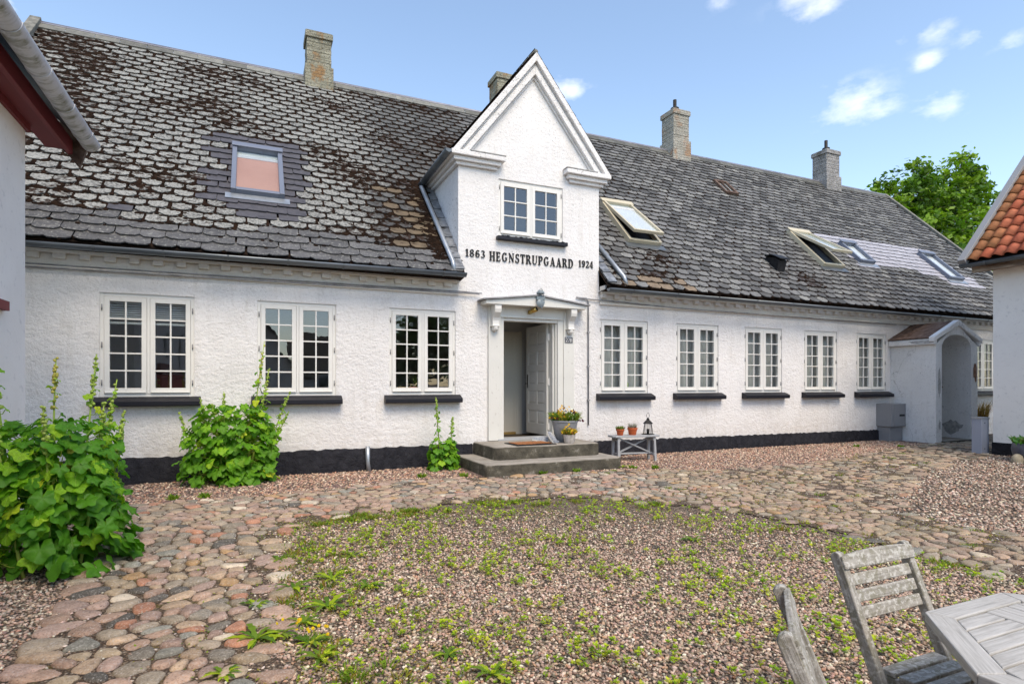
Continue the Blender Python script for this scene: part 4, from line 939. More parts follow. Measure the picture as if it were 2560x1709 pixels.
GL_ = {
 'H': (.86, stem(.18) + stem(.66) + [rect(.28, .46, .56, .54)]),
 'E': (.74, stem(.18) + [rect(.28, .93, .62, 1), rect(.55, .78, .62, .93), rect(.28, .47, .46, .54), rect(.46, .38, .51, .63), rect(.28, 0, .64, .07), rect(.57, .07, .64, .25)]),
 'G': (.90, arc(.43, .5, .39, .5, 42, 318, .2, .075) + [rect(.58, .12, .76, .42), rect(.50, .42, .84, .48), rect(.66, .74, .72, .98)]),
 'N': (.90, [rect(.14, 0, .21, 1), rect(.69, 0, .76, 1), [(.21, 1), (.21, .72), (.69, 0), (.69, .28)], rect(.04, .935, .14, 1), rect(.05, 0, .14, .06), rect(.21, 0, .3, .06), rect(.6, .94, .69, 1), rect(.76, .94, .85, 1)]),
 'S': (.68, arc(.34, .735, .27, .265, 35, 268, .165, .08) + arc(.34, .275, .29, .275, -145, 92, .175, .08) + [rect(.53, .74, .58, .98), rect(.06, .02, .11, .28)]),
 'T': (.76, stem(.38, 0, .935) + [rect(.04, .93, .72, 1), rect(.04, .74, .10, .93), rect(.66, .74, .72, .93)]),
 'R': (.86, stem(.18) + arc(.38, .735, .30, .265, -90, 90, .19, .07) + [rect(.28, .93, .38, 1), rect(.28, .47, .38, .54), [(.36, .47), (.55, .47), (.80, 0), (.60, 0)], rect(.80, 0, .86, .06)]),
 'U': (.86, [rect(.09, .32, .28, 1), rect(.02, .94, .35, 1), rect(.66, .32, .73, 1), rect(.58, .94, .66, 1), rect(.73, .94, .81, 1)] + arc(.41, .32, .32, .32, 180, 360, .13, .085)),
 'P': (.74, stem(.18) + arc(.38, .72, .31, .28, -90, 90, .19, .07) + [rect(.28, .93, .38, 1), rect(.28, .44, .38, .51)]),
 'A': (.90, [[(.12, 0), (.20, 0), (.44, 1), (.38, 1)], [(.56, 0), (.79, 0), (.50, 1), (.38, 1)], rect(.25, .30, .60, .37), rect(.02, 0, .12, .06), rect(.20, 0, .3, .06), rect(.48, 0, .56, .06), rect(.79, 0, .87, .06)]),
 'D': (.86, stem(.18) + arc(.36, .5, .44, .5, -90, 90, .2, .07) + [rect(.28, .93, .36, 1), rect(.28, 0, .36, .07)]),
 'B': (.78, stem(.18) + arc(.38, .75, .27, .25, -90, 90, .18, .07) + arc(.38, .265, .32, .265, -90, 90, .19, .07) + [rect(.28, .93, .38, 1), rect(.28, .46, .38, .53), rect(.28, 0, .38, .07)]),
 '1': (.48, [rect(.16, .065, .36, 1), rect(.06, 0, .46, .065), rect(.04, .80, .16, .87)]),
 '8': (.66, arc(.33, .75, .26, .25, 0, 360, .15, .08, 22) + arc(.33, .265, .30, .265, 0, 360, .17, .08, 22)),
 '6': (.66, arc(.34, .30, .29, .30, 0, 360, .17, .07, 22) + arc(.40, .46, .35, .54, 95, 200, .2, .075) + [rect(.40, .80, .56, .95)]),
 '9': (.66, arc(.32, .70, .29, .30, 0, 360, .17, .07, 22) + arc(.26, .54, .35, .54, -85, 20, .2, .075) + [rect(.10, .05, .26, .2)]),
 '3': (.64, arc(.29, .75, .27, .25, -90, 140, .17, .075) + arc(.29, .265, .31, .265, -145, 90, .18, .075)),
 '2': (.64, arc(.31, .70, .27, .30, -20, 165, .17, .075) + [[(.04, .07), (.24, .07), (.575, .62), (.42, .60)], rect(.04, 0, .60, .10), rect(.53, .1, .60, .24)]),
 '4': (.68, [rect(.36, .06, .53, 1), rect(.28, 0, .62, .06), [(.02, .30), (.10, .30), (.40, .98), (.36, 1)], rect(.02, .24, .64, .31)]),
 '7': (.62, [rect(.04, .86, .60, 1), [(.16, 0), (.36, 0), (.60, .87), (.50, .87)], rect(.04, .72, .10, .86)])}
def write(txt, x0, x1, z, h, y, dep, mat, parent, name='letter'):
    tot = sum(GL_[c][0] if c != ' ' else .45 for c in txt) + .10 * (len(txt) - 1); k = (x1 - x0) / tot; x = x0
    for c in txt:
        if c != ' ':
            m = MB()
            for i, poly in enumerate(GL_[c][1]): m.prism([(a * k, b_ * h) for a, b_ in poly], lambda a, b_, d: (x + a, d, z + b_), y - dep - .0004 * (i % 5), y)
            ob(name, m, mat, parent)
        x += ((GL_[c][0] if c != ' ' else .45) + .10) * k
ins = ob('inscription', MB().box(3.38, 5.98, .005, .02, 3.55, 3.75), 'stucco_gable', house)
write('1863', 3.375, 3.75, 3.64, .13, 0, .018, 'letter_black', ins)
write('HEGNSTRUPGAARD', 3.83, 5.545, 3.605, .165, 0, .02, 'letter_black', ins)
write('1924', 5.66, 5.985, 3.64, .13, 0, .018, 'letter_black', ins)

# ------------------------------------------------------------------ chimneys
def chimney(x0, x1, zstep, ztop, mat, pot=None, label=None, capm=None):
    y0, y1 = 4.44, 5.10; m = MB(); m.box(x0, x1, y0, y1, 7.6, zstep); s = .045
    n = 6
    for i in range(n):
        za, zb = zstep + (ztop - .16 - zstep) * i / n, zstep + (ztop - .16 - zstep) * (i + 1) / n; j = rsl.uniform(-.004, .004)
        m.box(x0 + s + j, x1 - s + j, y0 + s, y1 - s, za, zb - .0005)
    c = ob('chimney', m, mat, house, bevel=.012)
    cp = MB().box(x0 + .01, x1 - .01, y0 + .01, y1 - .01, ztop - .16, ztop - .02); cp.box(x0 + .03, x1 - .03, y0 + .03, y1 - .03, ztop - .02, ztop)
    ob('chimney_cap', cp, capm or mat, c, bevel=.02)
    if pot:
        xm = (x0 + x1) / 2 - .06; ym = (y0 + y1) / 2 - .05
        p = MB().lathe([(.15, ztop), (.15, ztop + .03), (.11, ztop + .07), (.13, ztop + .11), (.12, ztop + .13), (.055, ztop + .14), (.055, ztop + pot)], (xm, ym, 0), 14); ob('flue_pot', p, 'iron', c, True)
    if label: c['label'] = label
    return c
chimney(1.07, 1.70, 8.76, 9.56, 'chimney_mossy', None, 'mossy brick chimney without a flue pipe')
chimney(5.80, 6.36, 8.8, 9.63, 'chimney_mossy', None)
chimney(11.60, 12.28, 8.86, 9.80, 'chimney_grey', .38, 'chimney with flaking plaster and flue pipe')
chimney(18.30, 19.05, 8.76, 9.68, 'chimney_plain', .40, 'smooth grey rendered chimney with flue pipe')

# ------------------------------------------------------------------ skylights
UV_, NV_ = Vector((0, cs_, sn_)), Vector((0, -sn_, cs_))
def rbox(m, x0, x1, v0, v1, n0, n1): return m.obox((roofp((x0 + x1) / 2, (v0 + v1) / 2, (n0 + n1) / 2)), ((x1 - x0) / 2, 0, 0), UV_ * ((v1 - v0) / 2), NV_ * ((n1 - n0) / 2))
def skylight(x0, x1, v0, v1, mat, panel, label, fw=.075, hgt=.13, openang=0, panel2=None, sashmat=None):
    f = MB()
    rbox(f, x0, x0 + fw, v0, v1, -.02, hgt); rbox(f, x1 - fw, x1, v0, v1, -.02, hgt); rbox(f, x0 + fw, x1 - fw, v1 - fw, v1, -.02, hgt + .012); rbox(f, x0 + fw, x1 - fw, v0, v0 + fw, -.02, hgt - .01)
    rbox(f, x0 - .01, x1 + .01, v1 - .09, v1 + .05, hgt + .013, hgt + .035)
    s = ob('skylight', f, mat, house, bevel=.006); s['label'] = label
    fl = MB(); rbox(fl, x0 - .08, x1 + .08, v0 - .16, v0 - .002, .034, .042); ob('flashing', fl, 'zinc_light' if not openang else 'zinc', s)
    if openang: 
        pn = MB(); rbox(pn, x0 + fw, x1 - fw, v0 + fw, v1 - fw, .034, .040); ob('shaft_panel', pn, 'black', s)  # black panel paints the unlit opening dark
    vm = (v0 + v1) / 2; ca, sa = math.cos(openang), math.sin(openang); cN = hgt - .01
    U2, N2 = UV_ * ca - NV_ * sa, NV_ * ca + UV_ * sa; C0 = roofp((x0 + x1) / 2, vm, cN + math.sin(openang) * (v1 - v0) * .46)
    def sb(m, a0, a1, b0, b1, n0, n1): return m.obox(C0 + Vector(((a0 + a1) / 2, 0, 0)) + U2 * ((b0 + b1) / 2) + N2 * ((n0 + n1) / 2), ((a1 - a0) / 2, 0, 0), U2 * ((b1 - b0) / 2), N2 * ((n1 - n0) / 2))
    hw, hv = (x1 - x0) / 2 - fw * .5, (v1 - v0) / 2 - fw * .5; sw = .055
    sh = MB()
    if openang:
        for a0, a1, b0, b1 in ((-hw, -hw + sw, -hv, hv), (hw - sw, hw, -hv, hv), (-hw + sw, hw - sw, hv - sw, hv), (-hw + sw, hw - sw, -hv, -hv + sw)): sb(sh, a0, a1, b0, b1, -.03, .035)
        ob('sash', sh, sashmat or mat, s, bevel=.004)
    else: sw = .01
    n0 = -.075 if not openang else -.02
    bp = MB(); sb(bp, -hw + sw, hw - sw, -hv + sw, hv - sw if not panel2 else hv * .62, n0, n0 + .004); ob('blind', bp, panel, s)  # white panels stand in for bright sky mirrored by the glass
    if panel2:
        b2 = MB(); sb(b2, -hw + sw, hw - sw, hv * .62, hv - sw, n0 - .01, n0 - .006); ob('blind', b2, panel2, s)
        b3 = MB()
        for k in range(3): sb(b3, -hw + sw, hw - sw, hv * (.60 + .05 * k), hv * (.625 + .05 * k), n0, n0 + .02)
        ob('blind_rail', b3, 'blind_sky_white', s)
    gp = MB(); sb(gp, -hw + sw, hw - sw, -hv + sw, hv - sw, -.012 if openang else -.05, -.008 if openang else -.046); ob('pane', gp, 'glass_roof', s)
    return s
skylight(-.34, .47, 1.66, 3.20, 'frame_bluegrey', 'blind_pink', 'closed blue grey skylight with a salmon blind', panel2='blind')
skylight(7.32, 8.18, 1.60, 3.22, 'frame_cream', 'blind_sky_white', 'open cream skylight beside the gable with white panel for mirrored sky', openang=R_(7), panel2='blind')
skylight(13.28, 14.08, 1.58, 3.16, 'frame_cream', 'blind', 'open peeling skylight with its sash swung far out', openang=R_(14))
skylight(15.12, 15.76, 2.02, 2.94, 'frame_bluegrey', 'blind_sky_white', 'small closed grey skylight at the start of the pale slates')
skylight(18.74, 19.48, 1.70, 3.00, 'frame_bluegrey', 'blind_sky_white', 'tall closed grey skylight in the pale slates')
sk = MB(); rbox(sk, 12.35, 12.42, 5.0, 5.72, 0, .1); rbox(sk, 12.78, 12.85, 5.0, 5.72, 0, .1); rbox(sk, 12.42, 12.78, 5.65, 5.72, 0, .1); rbox(sk, 12.42, 12.78, 5.0, 5.07, 0, .1); rbox(sk, 12.585, 12.61, 5.07, 5.65, .05, .095)
so = ob('skylight', sk, 'porch_moss', house); so['label'] = 'little old rooflight with rusty frame'
pp = MB(); rbox(pp, 12.42, 12.78, 5.07, 5.65, .06, .064); ob('pane', pp, 'glass_roof', so); pp = MB(); rbox(pp, 12.42, 12.78, 5.07, 5.65, .036, .042); ob('shaft_panel', pp, 'blind', so)
vt = MB(); b0 = roofp(11.45, 1.12, 0)
vt.prism([(-.02, 0), (.30, .31), (.30, .42), (.02, .36), (-.10, .26)], lambda a, z, x: (b0.x + x, b0.y + a, b0.z + z), -.13, .13)
vt.prism([(-.16, .30), (.10, .44), (.30, .46), (.30, .42), (.02, .38), (-.15, .27)], lambda a, z, x: (b0.x + x, b0.y + a, b0.z + z), -.17, .17)
ob('roof_vent', vt, 'black', house, bevel=.008)

# ------------------------------------------------------------------ doorway
dc = MB()
dc.box(3.80, 4.035, -.05, .0, .40, 2.80); dc.box(4.035, 4.10, -.032, .14, .40, 2.60)           # left board and jamb
dc.box(5.315, 5.54, -.05, .0, .40, 2.80); dc.box(5.20, 5.315, -.030, .0, .40, 2.66); dc.box(5.135, 5.20, .06, .20, .40, 2.60); dc.box(5.17, 5.20, .01, .06, .40, 2.60)
dc.box(4.035, 5.315, -.048, .0, 2.60, 2.80); dc.box(4.035, 5.20, -.02, .14, 2.545, 2.60); dc.box(4.035, 5.25, -.062, -.046, 2.60, 2.63)
case = ob('door_case', dc, 'paint_old', house, bevel=.006)
th_ = MB().box(3.98, 5.24, -.06, .30, .385, .425); ob('threshold', th_, 'grey_wood', case, bevel=.008)
pd = MB()
pd.prism([(3.66, 2.80), (5.68, 2.80), (5.68, 2.86), (4.67, 2.985), (3.66, 2.86)], lambda x, z, y: (x, y, z), -.27, 0.0)
ob('pediment', pd, 'paint_old', case, bevel=.005)
pt = MB()
for s in (-1, 1): pt.prism([(4.67, 2.988), (4.67 + s * 1.07, 2.862), (4.67 + s * 1.07, 2.885), (4.67, 3.012)][::s], lambda x, z, y: (x, y, z), -.31, 0.0)
ob('pediment_cap', pt, 'cable', case)
for xc in (3.905, 5.43):
    br = MB(); pr = [(0, 2.80), (-.20, 2.80), (-.20, 2.72), (-.185, 2.665), (-.14, 2.62), (-.10, 2.58), (-.085, 2.53), (-.09, 2.46), (-.10, 2.44), (0, 2.44)]
    br.prism(pr, lambda y, z, x: (x, y - .05, z), xc - .062, xc + .062); br.box(xc - .08, xc + .08, -.165, -.05, 2.425, 2.439)
    br.lathe([(.005, 2.335), (.035, 2.345), (.055, 2.37), (.062, 2.40), (.06, 2.424)], (xc, -.10, 0), 14); ob('console', br, 'paint_white', case, bevel=.005)
# the open leaf, hinged on the right jamb and swung inwards
lx0, lx1 = 5.085, 5.13; ly0, ly1 = .205, 1.10; lz0, lz1 = .435, 2.55; lf_ = MB()
ncol, nrowp = 2, 5; st = .10; mid = .075
cells_ = []
wv = (ly1 - ly0 - 2 * st - mid) / 2
for i in range(2):
    a = ly0 + st + i * (wv + mid); z = lz0 + .20; hh = (lz1 - lz0 - .20 - .12 - 4 * .12) / 5
    for j in range(5): cells_.append((a, a + wv, z, z + hh)); z += hh + .12
ys_ = sorted({ly0, ly1, *[c[0] for c in cells_], *[c[1] for c in cells_]}); zs_ = sorted({lz0, lz1, *[c[2] for c in cells_], *[c[3] for c in cells_]})
for a, b_ in zip(ys_[:-1], ys_[1:]):
    for c, d in zip(zs_[:-1], zs_[1:]):
        if any(q[0] <= a and b_ <= q[1] and q[2] <= c and d <= q[3] for q in cells_): continue
        lf_.box(lx0, lx1, a, b_, c, d)
leaf = ob('door', lf_, 'door_white', house); leaf['label'] = 'white panelled front door standing open'
for (a, b_, c, d) in cells_:
    pn = MB(); pn.box(lx0 + .014, lx1 - .01, a, b_, c, d)
    pn.add([(lx0 + .014, a + .015, c + .015), (lx0 + .014, b_ - .015, c + .015), (lx0 + .014, b_ - .015, d - .015), (lx0 + .014, a + .015, d - .015),
            (lx0 + .003, a + .04, c + .04), (lx0 + .003, b_ - .04, c + .04), (lx0 + .003, b_ - .04, d - .04), (lx0 + .003, a + .04, d - .04)], [(4, 5, 6, 7), (0, 1, 5, 4), (1, 2, 6, 5), (2, 3, 7, 6), (3, 0, 4, 7)])
    ob('door_panel', pn, 'door_white', leaf)
hd = MB().tube([(lx0 + .005, 1.04, 1.42), (lx0 - .05, 1.04, 1.42), (lx0 - .05, .93, 1.42)], .009, 8); hd.box(lx0 - .004, lx0 + .001, 1.02, 1.06, 1.33, 1.60); ob('handle', hd, 'iron', leaf)
for z in (.60, 1.45, 2.30):
    hg = MB().tube([(5.135, .190, z - .07), (5.135, .190, z + .07)], .012, 8); hg.box(5.10, 5.134, .186, .203, z - .06, z + .06); ob('hinge', hg, 'paint_white', leaf)
lk = MB().box(4.088, 4.108, .02, .075, 1.56, 1.70); lk.box(4.1081, 4.112, .035, .055, 1.59, 1.62); ob('lock_plate', lk, 'brass', case)
# inner hall door seen through the opening
hd_ = MB().box(4.08, 5.0, 1.53, 1.549, .36, 2.36); hl = ob('hall_door', hd_, 'paint_cream', house)
hc = MB(); hc.box(5.0, 5.04, 1.515, 1.549, .36, 2.42); hc.box(5.04, 5.12, 1.50, 1.549, .36, 2.50); hc.box(5.12, 5.18, 1.52, 1.549, .36, 2.52); hc.box(4.0, 5.0, 1.515, 1.549, 2.36, 2.42); hc.box(4.0, 5.04, 1.50, 1.549, 2.42, 2.50); ob('hall_door_case', hc, 'paint_cream', hl)
hs = MB().box(4.02, 5.02, 1.48, 1.548, .362, .41); ob('hall_threshold', hs, 'basket', hl)

# ------------------------------------------------------------------ cables
cb = MB(); cb.tube([(XL, -.052, 2.94), (0, -.055, 2.965), (3.25, -.055, 2.985), (3.62, -.06, 2.99)], .013, 6); cb.tube([(XL, -.05, 2.985), (3.3, -.058, 3.01), (3.66, -.07, 3.0)], .010, 6)
cb.tube([(5.66, -.03, 3.04), (6.2, -.04, 3.03), (8, -.06, 2.975), (15, -.06, 2.935)], .012, 6)
cb.tube([(5.60, -.03, 3.055), (5.82, -.025, 3.05), (5.87, -.025, 2.98), (5.87, -.025, .62)], .014, 8)
ob('cable', cb, 'cable', house, True)
for z in (1.1, 1.75, 2.4): ob('cable_clip', MB().box(5.845, 5.895, -.045, 0, z - .012, z + .012), 'cable', house)
ss = MB().add([(6.16, -.003, 2.99), (6.172, -.003, 2.99), (6.172, -.003, 5.2), (6.16, -.003, 5.2)], [(0, 1, 2, 3)])

# ------------------------------------------------------------------ porch at the far door
po = MB(); X0, X1, Y0 = 14.86, 16.55, -1.08; OL, OR = 15.09, 16.28; ZS, ZT = 2.28, 2.62
po.box(X0, OL, Y0, 0, -.15, 2.36); po.box(OR, X1, Y0, 0, -.15, 2.36)
n = 14; xc = (OL + OR) / 2; ra = (OR - OL) / 2
AR = [(xc - ra * math.cos(math.pi * i / n), ZS + (ZT - ZS) * math.sin(math.pi * i / n)) for i in range(n + 1)]
top = lambda x: 2.36 + (2.88 - 2.36) * (1 - abs(x - (X0 + X1) / 2) / ((X1 - X0) / 2))
for (xa, za), (xb, zb) in zip(AR[:-1], AR[1:]):
    po.prism([(xa, za), (xb, zb), (xb, top(xb)), (xa, top(xa))], lambda x, z, y: (x, y, z), Y0 + .001, -.001)
for xa, xb in ((X0, OL), (OR, X1)): po.prism([(xa, 2.36), (xb, 2.36), (xb, top(xb)), (xa, top(xa))] if abs(top(xa) - 2.36) > 1e-6 else [(xa, 2.36), (xb, 2.36), (xb, top(xb))], lambda x, z, y: (x, y, z), Y0 + .001, -.001)
porch = ob('porch', po, 'stucco_porch', house, bevel=.015); porch['label'] = 'crumbling arched white porch'
pe = MB()
for s, xe in ((-1, X0), (1, X1)): ob('porch_eave', MB().box(min(xe, xe + s * .11), max(xe, xe + s * .11), Y0 - .03, 0, 2.36, 2.50), 'stucco_porch', porch, bevel=.02)
pr_ = MB(); xm = (X0 + X1) / 2
for s, xe in ((-1, X0 - .12), (1, X1 + .12)): pr_.prism([(xm, 2.90), (xe, 2.505), (xe, 2.53), (xm, 2.96)][::s], lambda x, z, y: (x, y, z), Y0 + .09, 0.0)
ob('porch_roof', pr_, 'porch_moss', porch)
pg = MB()
for s, xe in ((-1, X0 - .14), (1, X1 + .14)): pg.prism([(xm, 2.84), (xe, 2.42), (xe, 2.54), (xm, 2.985)][::s], lambda x, z, y: (x, y, z), Y0 - .045, Y0 + .09)
ob('porch_gable', pg, 'stucco_porch', porch, bevel=.02)
# plaster fallen off: bare brick and grey patches
def blotch(m, cx, cz, w, h, fn, seed, n=18):
    r = random.Random(seed); pts = [(cx + math.cos(2 * math.pi * i / n) * w * r.uniform(.55, 1.1), cz + math.sin(2 * math.pi * i / n) * h * r.uniform(.6, 1.1)) for i in range(n)]
    m.add([fn(*p) for p in pts], [tuple(range(n))])
bp = MB(); blotch(bp, 16.44, 1.72, .10, .26, lambda x, z: (x, Y0 - .003, z), 3); ob('bare_brick', bp, 'brick_patch', porch)
bp = MB(); blotch(bp, -.25, 1.38, .2, .18, lambda y, z: (OR - .003, y, z), 5); blotch(bp, -.05, 1.62, .05, .12, lambda y, z: (OR - .003, y, z), 6); ob('bare_brick', bp, 'brick_patch', porch)
gp_ = MB(); blotch(gp_, 14.99, 1.45, .07, .42, lambda x, z: (x, Y0 - .003, z), 9); ob('grey_patch', gp_, 'grey_patch', porch); gp_ = MB(); blotch(gp_, 15.0, .42, .05, .14, lambda x, z: (x, Y0 - .003, z), 10); ob('grey_patch', gp_, 'grey_patch', porch); gp_ = MB(); blotch(gp_, -.65, .32, .25, .20, lambda y, z: (OR - .003, y, z), 11); ob('grey_patch', gp_, 'grey_patch', porch); gp_ = MB(); blotch(gp_, -.15, .42, .2, .06, lambda y, z: (OR - .003, y, z), 12)
ob('grey_patch', gp_, 'grey_patch', porch); gp_ = MB(); blotch(gp_, -.25, 2.43, .34, .05, lambda y, z: (X0 - .113, y - .55, z), 13); ob('grey_patch', gp_, 'grey_patch', porch)
pdm = MB().box(15.15, 16.22, -.02, -.004, .02, 2.3); pdm.box(15.66, 15.71, -.035, -.02, .02, 2.3); ob('porch_door', pdm, 'door_white', house)
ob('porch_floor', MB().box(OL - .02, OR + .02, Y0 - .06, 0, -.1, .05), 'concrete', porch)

# ================================================================== THINGS AT THE HOUSE
steps = thing('door_steps', 'two worn concrete steps with dark mossy risers at the front door', 'steps', (4.45, -.7, 0))
def slab(x0, x1, y0, y1, z0, z1, seed):
    m = MB(); r = random.Random(seed); nx, ny = 26, 12
    # rounded slab: outline with worn corners, extruded in three rings
    out = []
    c = .07
    for a, b_ in [(x0, y1), (x0, y0 + c), (x0 + c, y0), (x1 - c * 1.6, y0), (x1, y0 + c * 1.4), (x1, y1)]: out.append((a, b_))
    pts = []
    for (ax, ay), (bx_, by) in zip(out[:-1], out[1:]):
        L_ = math.hypot(bx_ - ax, by - ay); k = max(1, int(L_ / .09))
        for i in range(k): pts.append((ax + (bx_ - ax) * i / k, ay + (by - ay) * i / k))
    pts.append(out[-1]); n = len(pts); cx, cy = (x0 + x1) / 2, (y0 + y1) / 2; vs = []
    for ins_, z in ((0, z0), (0, z1 - .03), (.008, z1 - .012), (.03, z1)):
        for (px_, py_) in pts:
            j = .010 * mnoise.noise(Vector((px_ * 6, py_ * 6, z * 5 + seed))); dx_, dy_ = cx - px_, cy - py_; l = math.hypot(dx_, dy_) or 1
            vs.append((px_ + dx_ / l * (ins_ + j), py_ + dy_ / l * (ins_ + j), z + (.006 * mnoise.noise(Vector((px_ * 5, py_ * 5, seed))) if z > z0 else 0)))
    fs = [(r_ * n + j, r_ * n + j + 1, (r_ + 1) * n + j + 1, (r_ + 1) * n + j) for r_ in range(3) for j in range(n - 1)] + [tuple(range(3 * n, 4 * n))]
    m.add([(a - 4.45, b_ + .7, c_) for a, b_, c_ in vs], fs); return m
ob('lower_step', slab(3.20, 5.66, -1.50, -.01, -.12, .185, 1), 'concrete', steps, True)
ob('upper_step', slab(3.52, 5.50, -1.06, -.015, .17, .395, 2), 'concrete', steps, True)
for o in steps.children:
    m_ = o.modifiers.new('es', 'EDGE_SPLIT'); m_.split_angle = R_(50)
dm_ = thing('doormat', 'orange coir doormat with black rubber border on the top step', 'doormat', (4.27, -.77, .395), R_(2))
ob('mat_border', MB().box(-.37, .37, -.25, .25, .0, .014), 'black', dm_, bevel=.004); 
cm_ = MB(); nx, ny = 40, 26
for j in range(ny + 1):
    for i in range(nx + 1): cm_.v.append((-.32 + .64 * i / nx, -.20 + .40 * j / ny, .018 + rsl.uniform(0, .008)))
cm_.f = [(j * (nx + 1) + i, j * (nx + 1) + i + 1, (j + 1) * (nx + 1) + i + 1, (j + 1) * (nx + 1) + i) for j in range(ny) for i in range(nx)]
ob('coir_pile', cm_, 'mat_coir', dm_, True)

def blades(m, n, r0, h, spread, cols, seed, wid=.006, base=(0, 0, 0), leafy=False):
    r = random.Random(seed)
    for _ in range(n):
        a, q = r.uniform(0, 6.28), r0 * math.sqrt(r.random()); b0 = Vector((base[0] + q * math.cos(a), base[1] + q * math.sin(a), base[2])); a2 = r.uniform(0, 6.28); hh = h * r.uniform(.5, 1.1)
        out = Vector((math.cos(a), math.sin(a), 0)) * spread * r.random() + Vector((math.cos(a2), math.sin(a2), 0)) * spread * .4
        t = b0 + out + Vector((0, 0, hh)); mid_ = b0 + out * .35 + Vector((0, 0, hh * .6)); sd = Vector((-math.sin(a2), math.cos(a2), 0)) * wid * r.uniform(.7, 1.4); c = r.choice(cols); k = r.uniform(.75, 1.25)
        m.add([b0 - sd, b0 + sd, mid_ + sd * (1.5 if leafy else .8), t, mid_ - sd * (1.5 if leafy else .8)], [(0, 1, 2, 4), (4, 2, 3)], col=[x * k for x in c])
def petals(m, n, c, rad, hh, cols, seed, size=.016):
    r = random.Random(seed)
    for _ in range(n):
        a, q = r.uniform(0, 6.28), rad * math.sqrt(r.random()); p = Vector((c[0] + q * math.cos(a), c[1] + q * math.sin(a), c[2] + hh * (1 - (q / rad) ** 2) * r.uniform(.35, 1.0) + .02))
        nn = Vector((r.gauss(0, .5), -.7 + r.gauss(0, .4), .6)).normalized(); t1 = nn.orthogonal().normalized(); t2 = nn.cross(t1); cc = r.choice(cols); k = r.uniform(.8, 1.15); vs = [p + nn * .002]
        for i in range(5):
            for da, rr_ in ((-.42, .7), (0, 1), (.42, .7)):
                an = 2 * math.pi * i / 5 + da; vs.append(p + (t1 * math.cos(an) + t2 * math.sin(an)) * size * rr_ - nn * .002)
        m.add(vs, [(0, 1 + i, 1 + (i + 1) % 15) for i in range(15)], col=[x * k for x in cc])
GREENS = [(0.10, 0.20, 0.02), (0.16, 0.26, 0.03), (0.20, 0.24, 0.04), (0.07, 0.15, 0.02)]
def planter(name, label, loc, prof, mat, flowers, leafs, cat='planter'):
    t = thing(name, label, cat, loc); ob('pot', MB().lathe(prof, (0, 0, 0), 28), mat, t, True).modifiers.new('es', 'EDGE_SPLIT').split_angle = R_(45)
    rim = max(p[0] for p in prof); zr = max(p[1] for p in prof)
    ob('soil', MB().lathe([(rim * .93, zr - .03), (rim * .9, zr - .012)], (0, 0, 0), 20), 'earth', t)
    lm = MB(); leafs(lm, rim, zr); stuff(ob('foliage', lm, 'weed', t))
    if flowers: fm_ = MB(); flowers(fm_, rim, zr); stuff(ob('flowers', fm_, 'weed', t))
    return t
def lf1(m, r, z): blades(m, 560, r * .98, .17, .15, GREENS + [(0.22, .22, .03)], 3, .006, (0, 0, z - .02), True)
def fl1(m, r, z):
    petals(m, 50, (-.12, -.04, z), .20, .14, [(.75, .42, .01), (.8, .5, .02), (.10, .02, .012)], 1, .024); petals(m, 56, (.11, -.02, z), .20, .18, [(.8, .8, .75), (.06, .015, .02), (.7, .62, .5)], 2, .022); petals(m, 34, (.04, .05, z + .10), .22, .15, [(.09, .02, .03), (.7, .4, .02)], 4, .024); petals(m, 16, (.25, -.06, z - .05), .10, .08, [(.07, .01, .015)], 6, .022)
planter('planter', 'large tapered zinc planter of mixed pansies beside the door', (5.02, -.62, .395), [(.165, 0), (.17, .01), (.225, .34), (.235, .345), (.235, .375), (.222, .378), (.218, .34)], 'pot_zinc', fl1, lf1)
def lf2(m, r, z): blades(m, 200, r * .95, .13, .10, [(0.2, .2, .03), (.25, .22, .03), (.14, .18, .02)], 5, .005, (0, 0, z - .02), True)
def fl2(m, r, z): petals(m, 56, (0, 0, z), .14, .17, [(.8, .45, .01), (.75, .5, .02), (.3, .12, .02)], 8, .022)
planter('flower_pot', 'small whitewashed pot of yellow pansies on the top step', (4.93, -.93, .395), [(.075, 0), (.08, .005), (.10, .13), (.103, .15), (.10, .152), (.095, .13)], 'pot_white', fl2, lf2, 'flower pot')
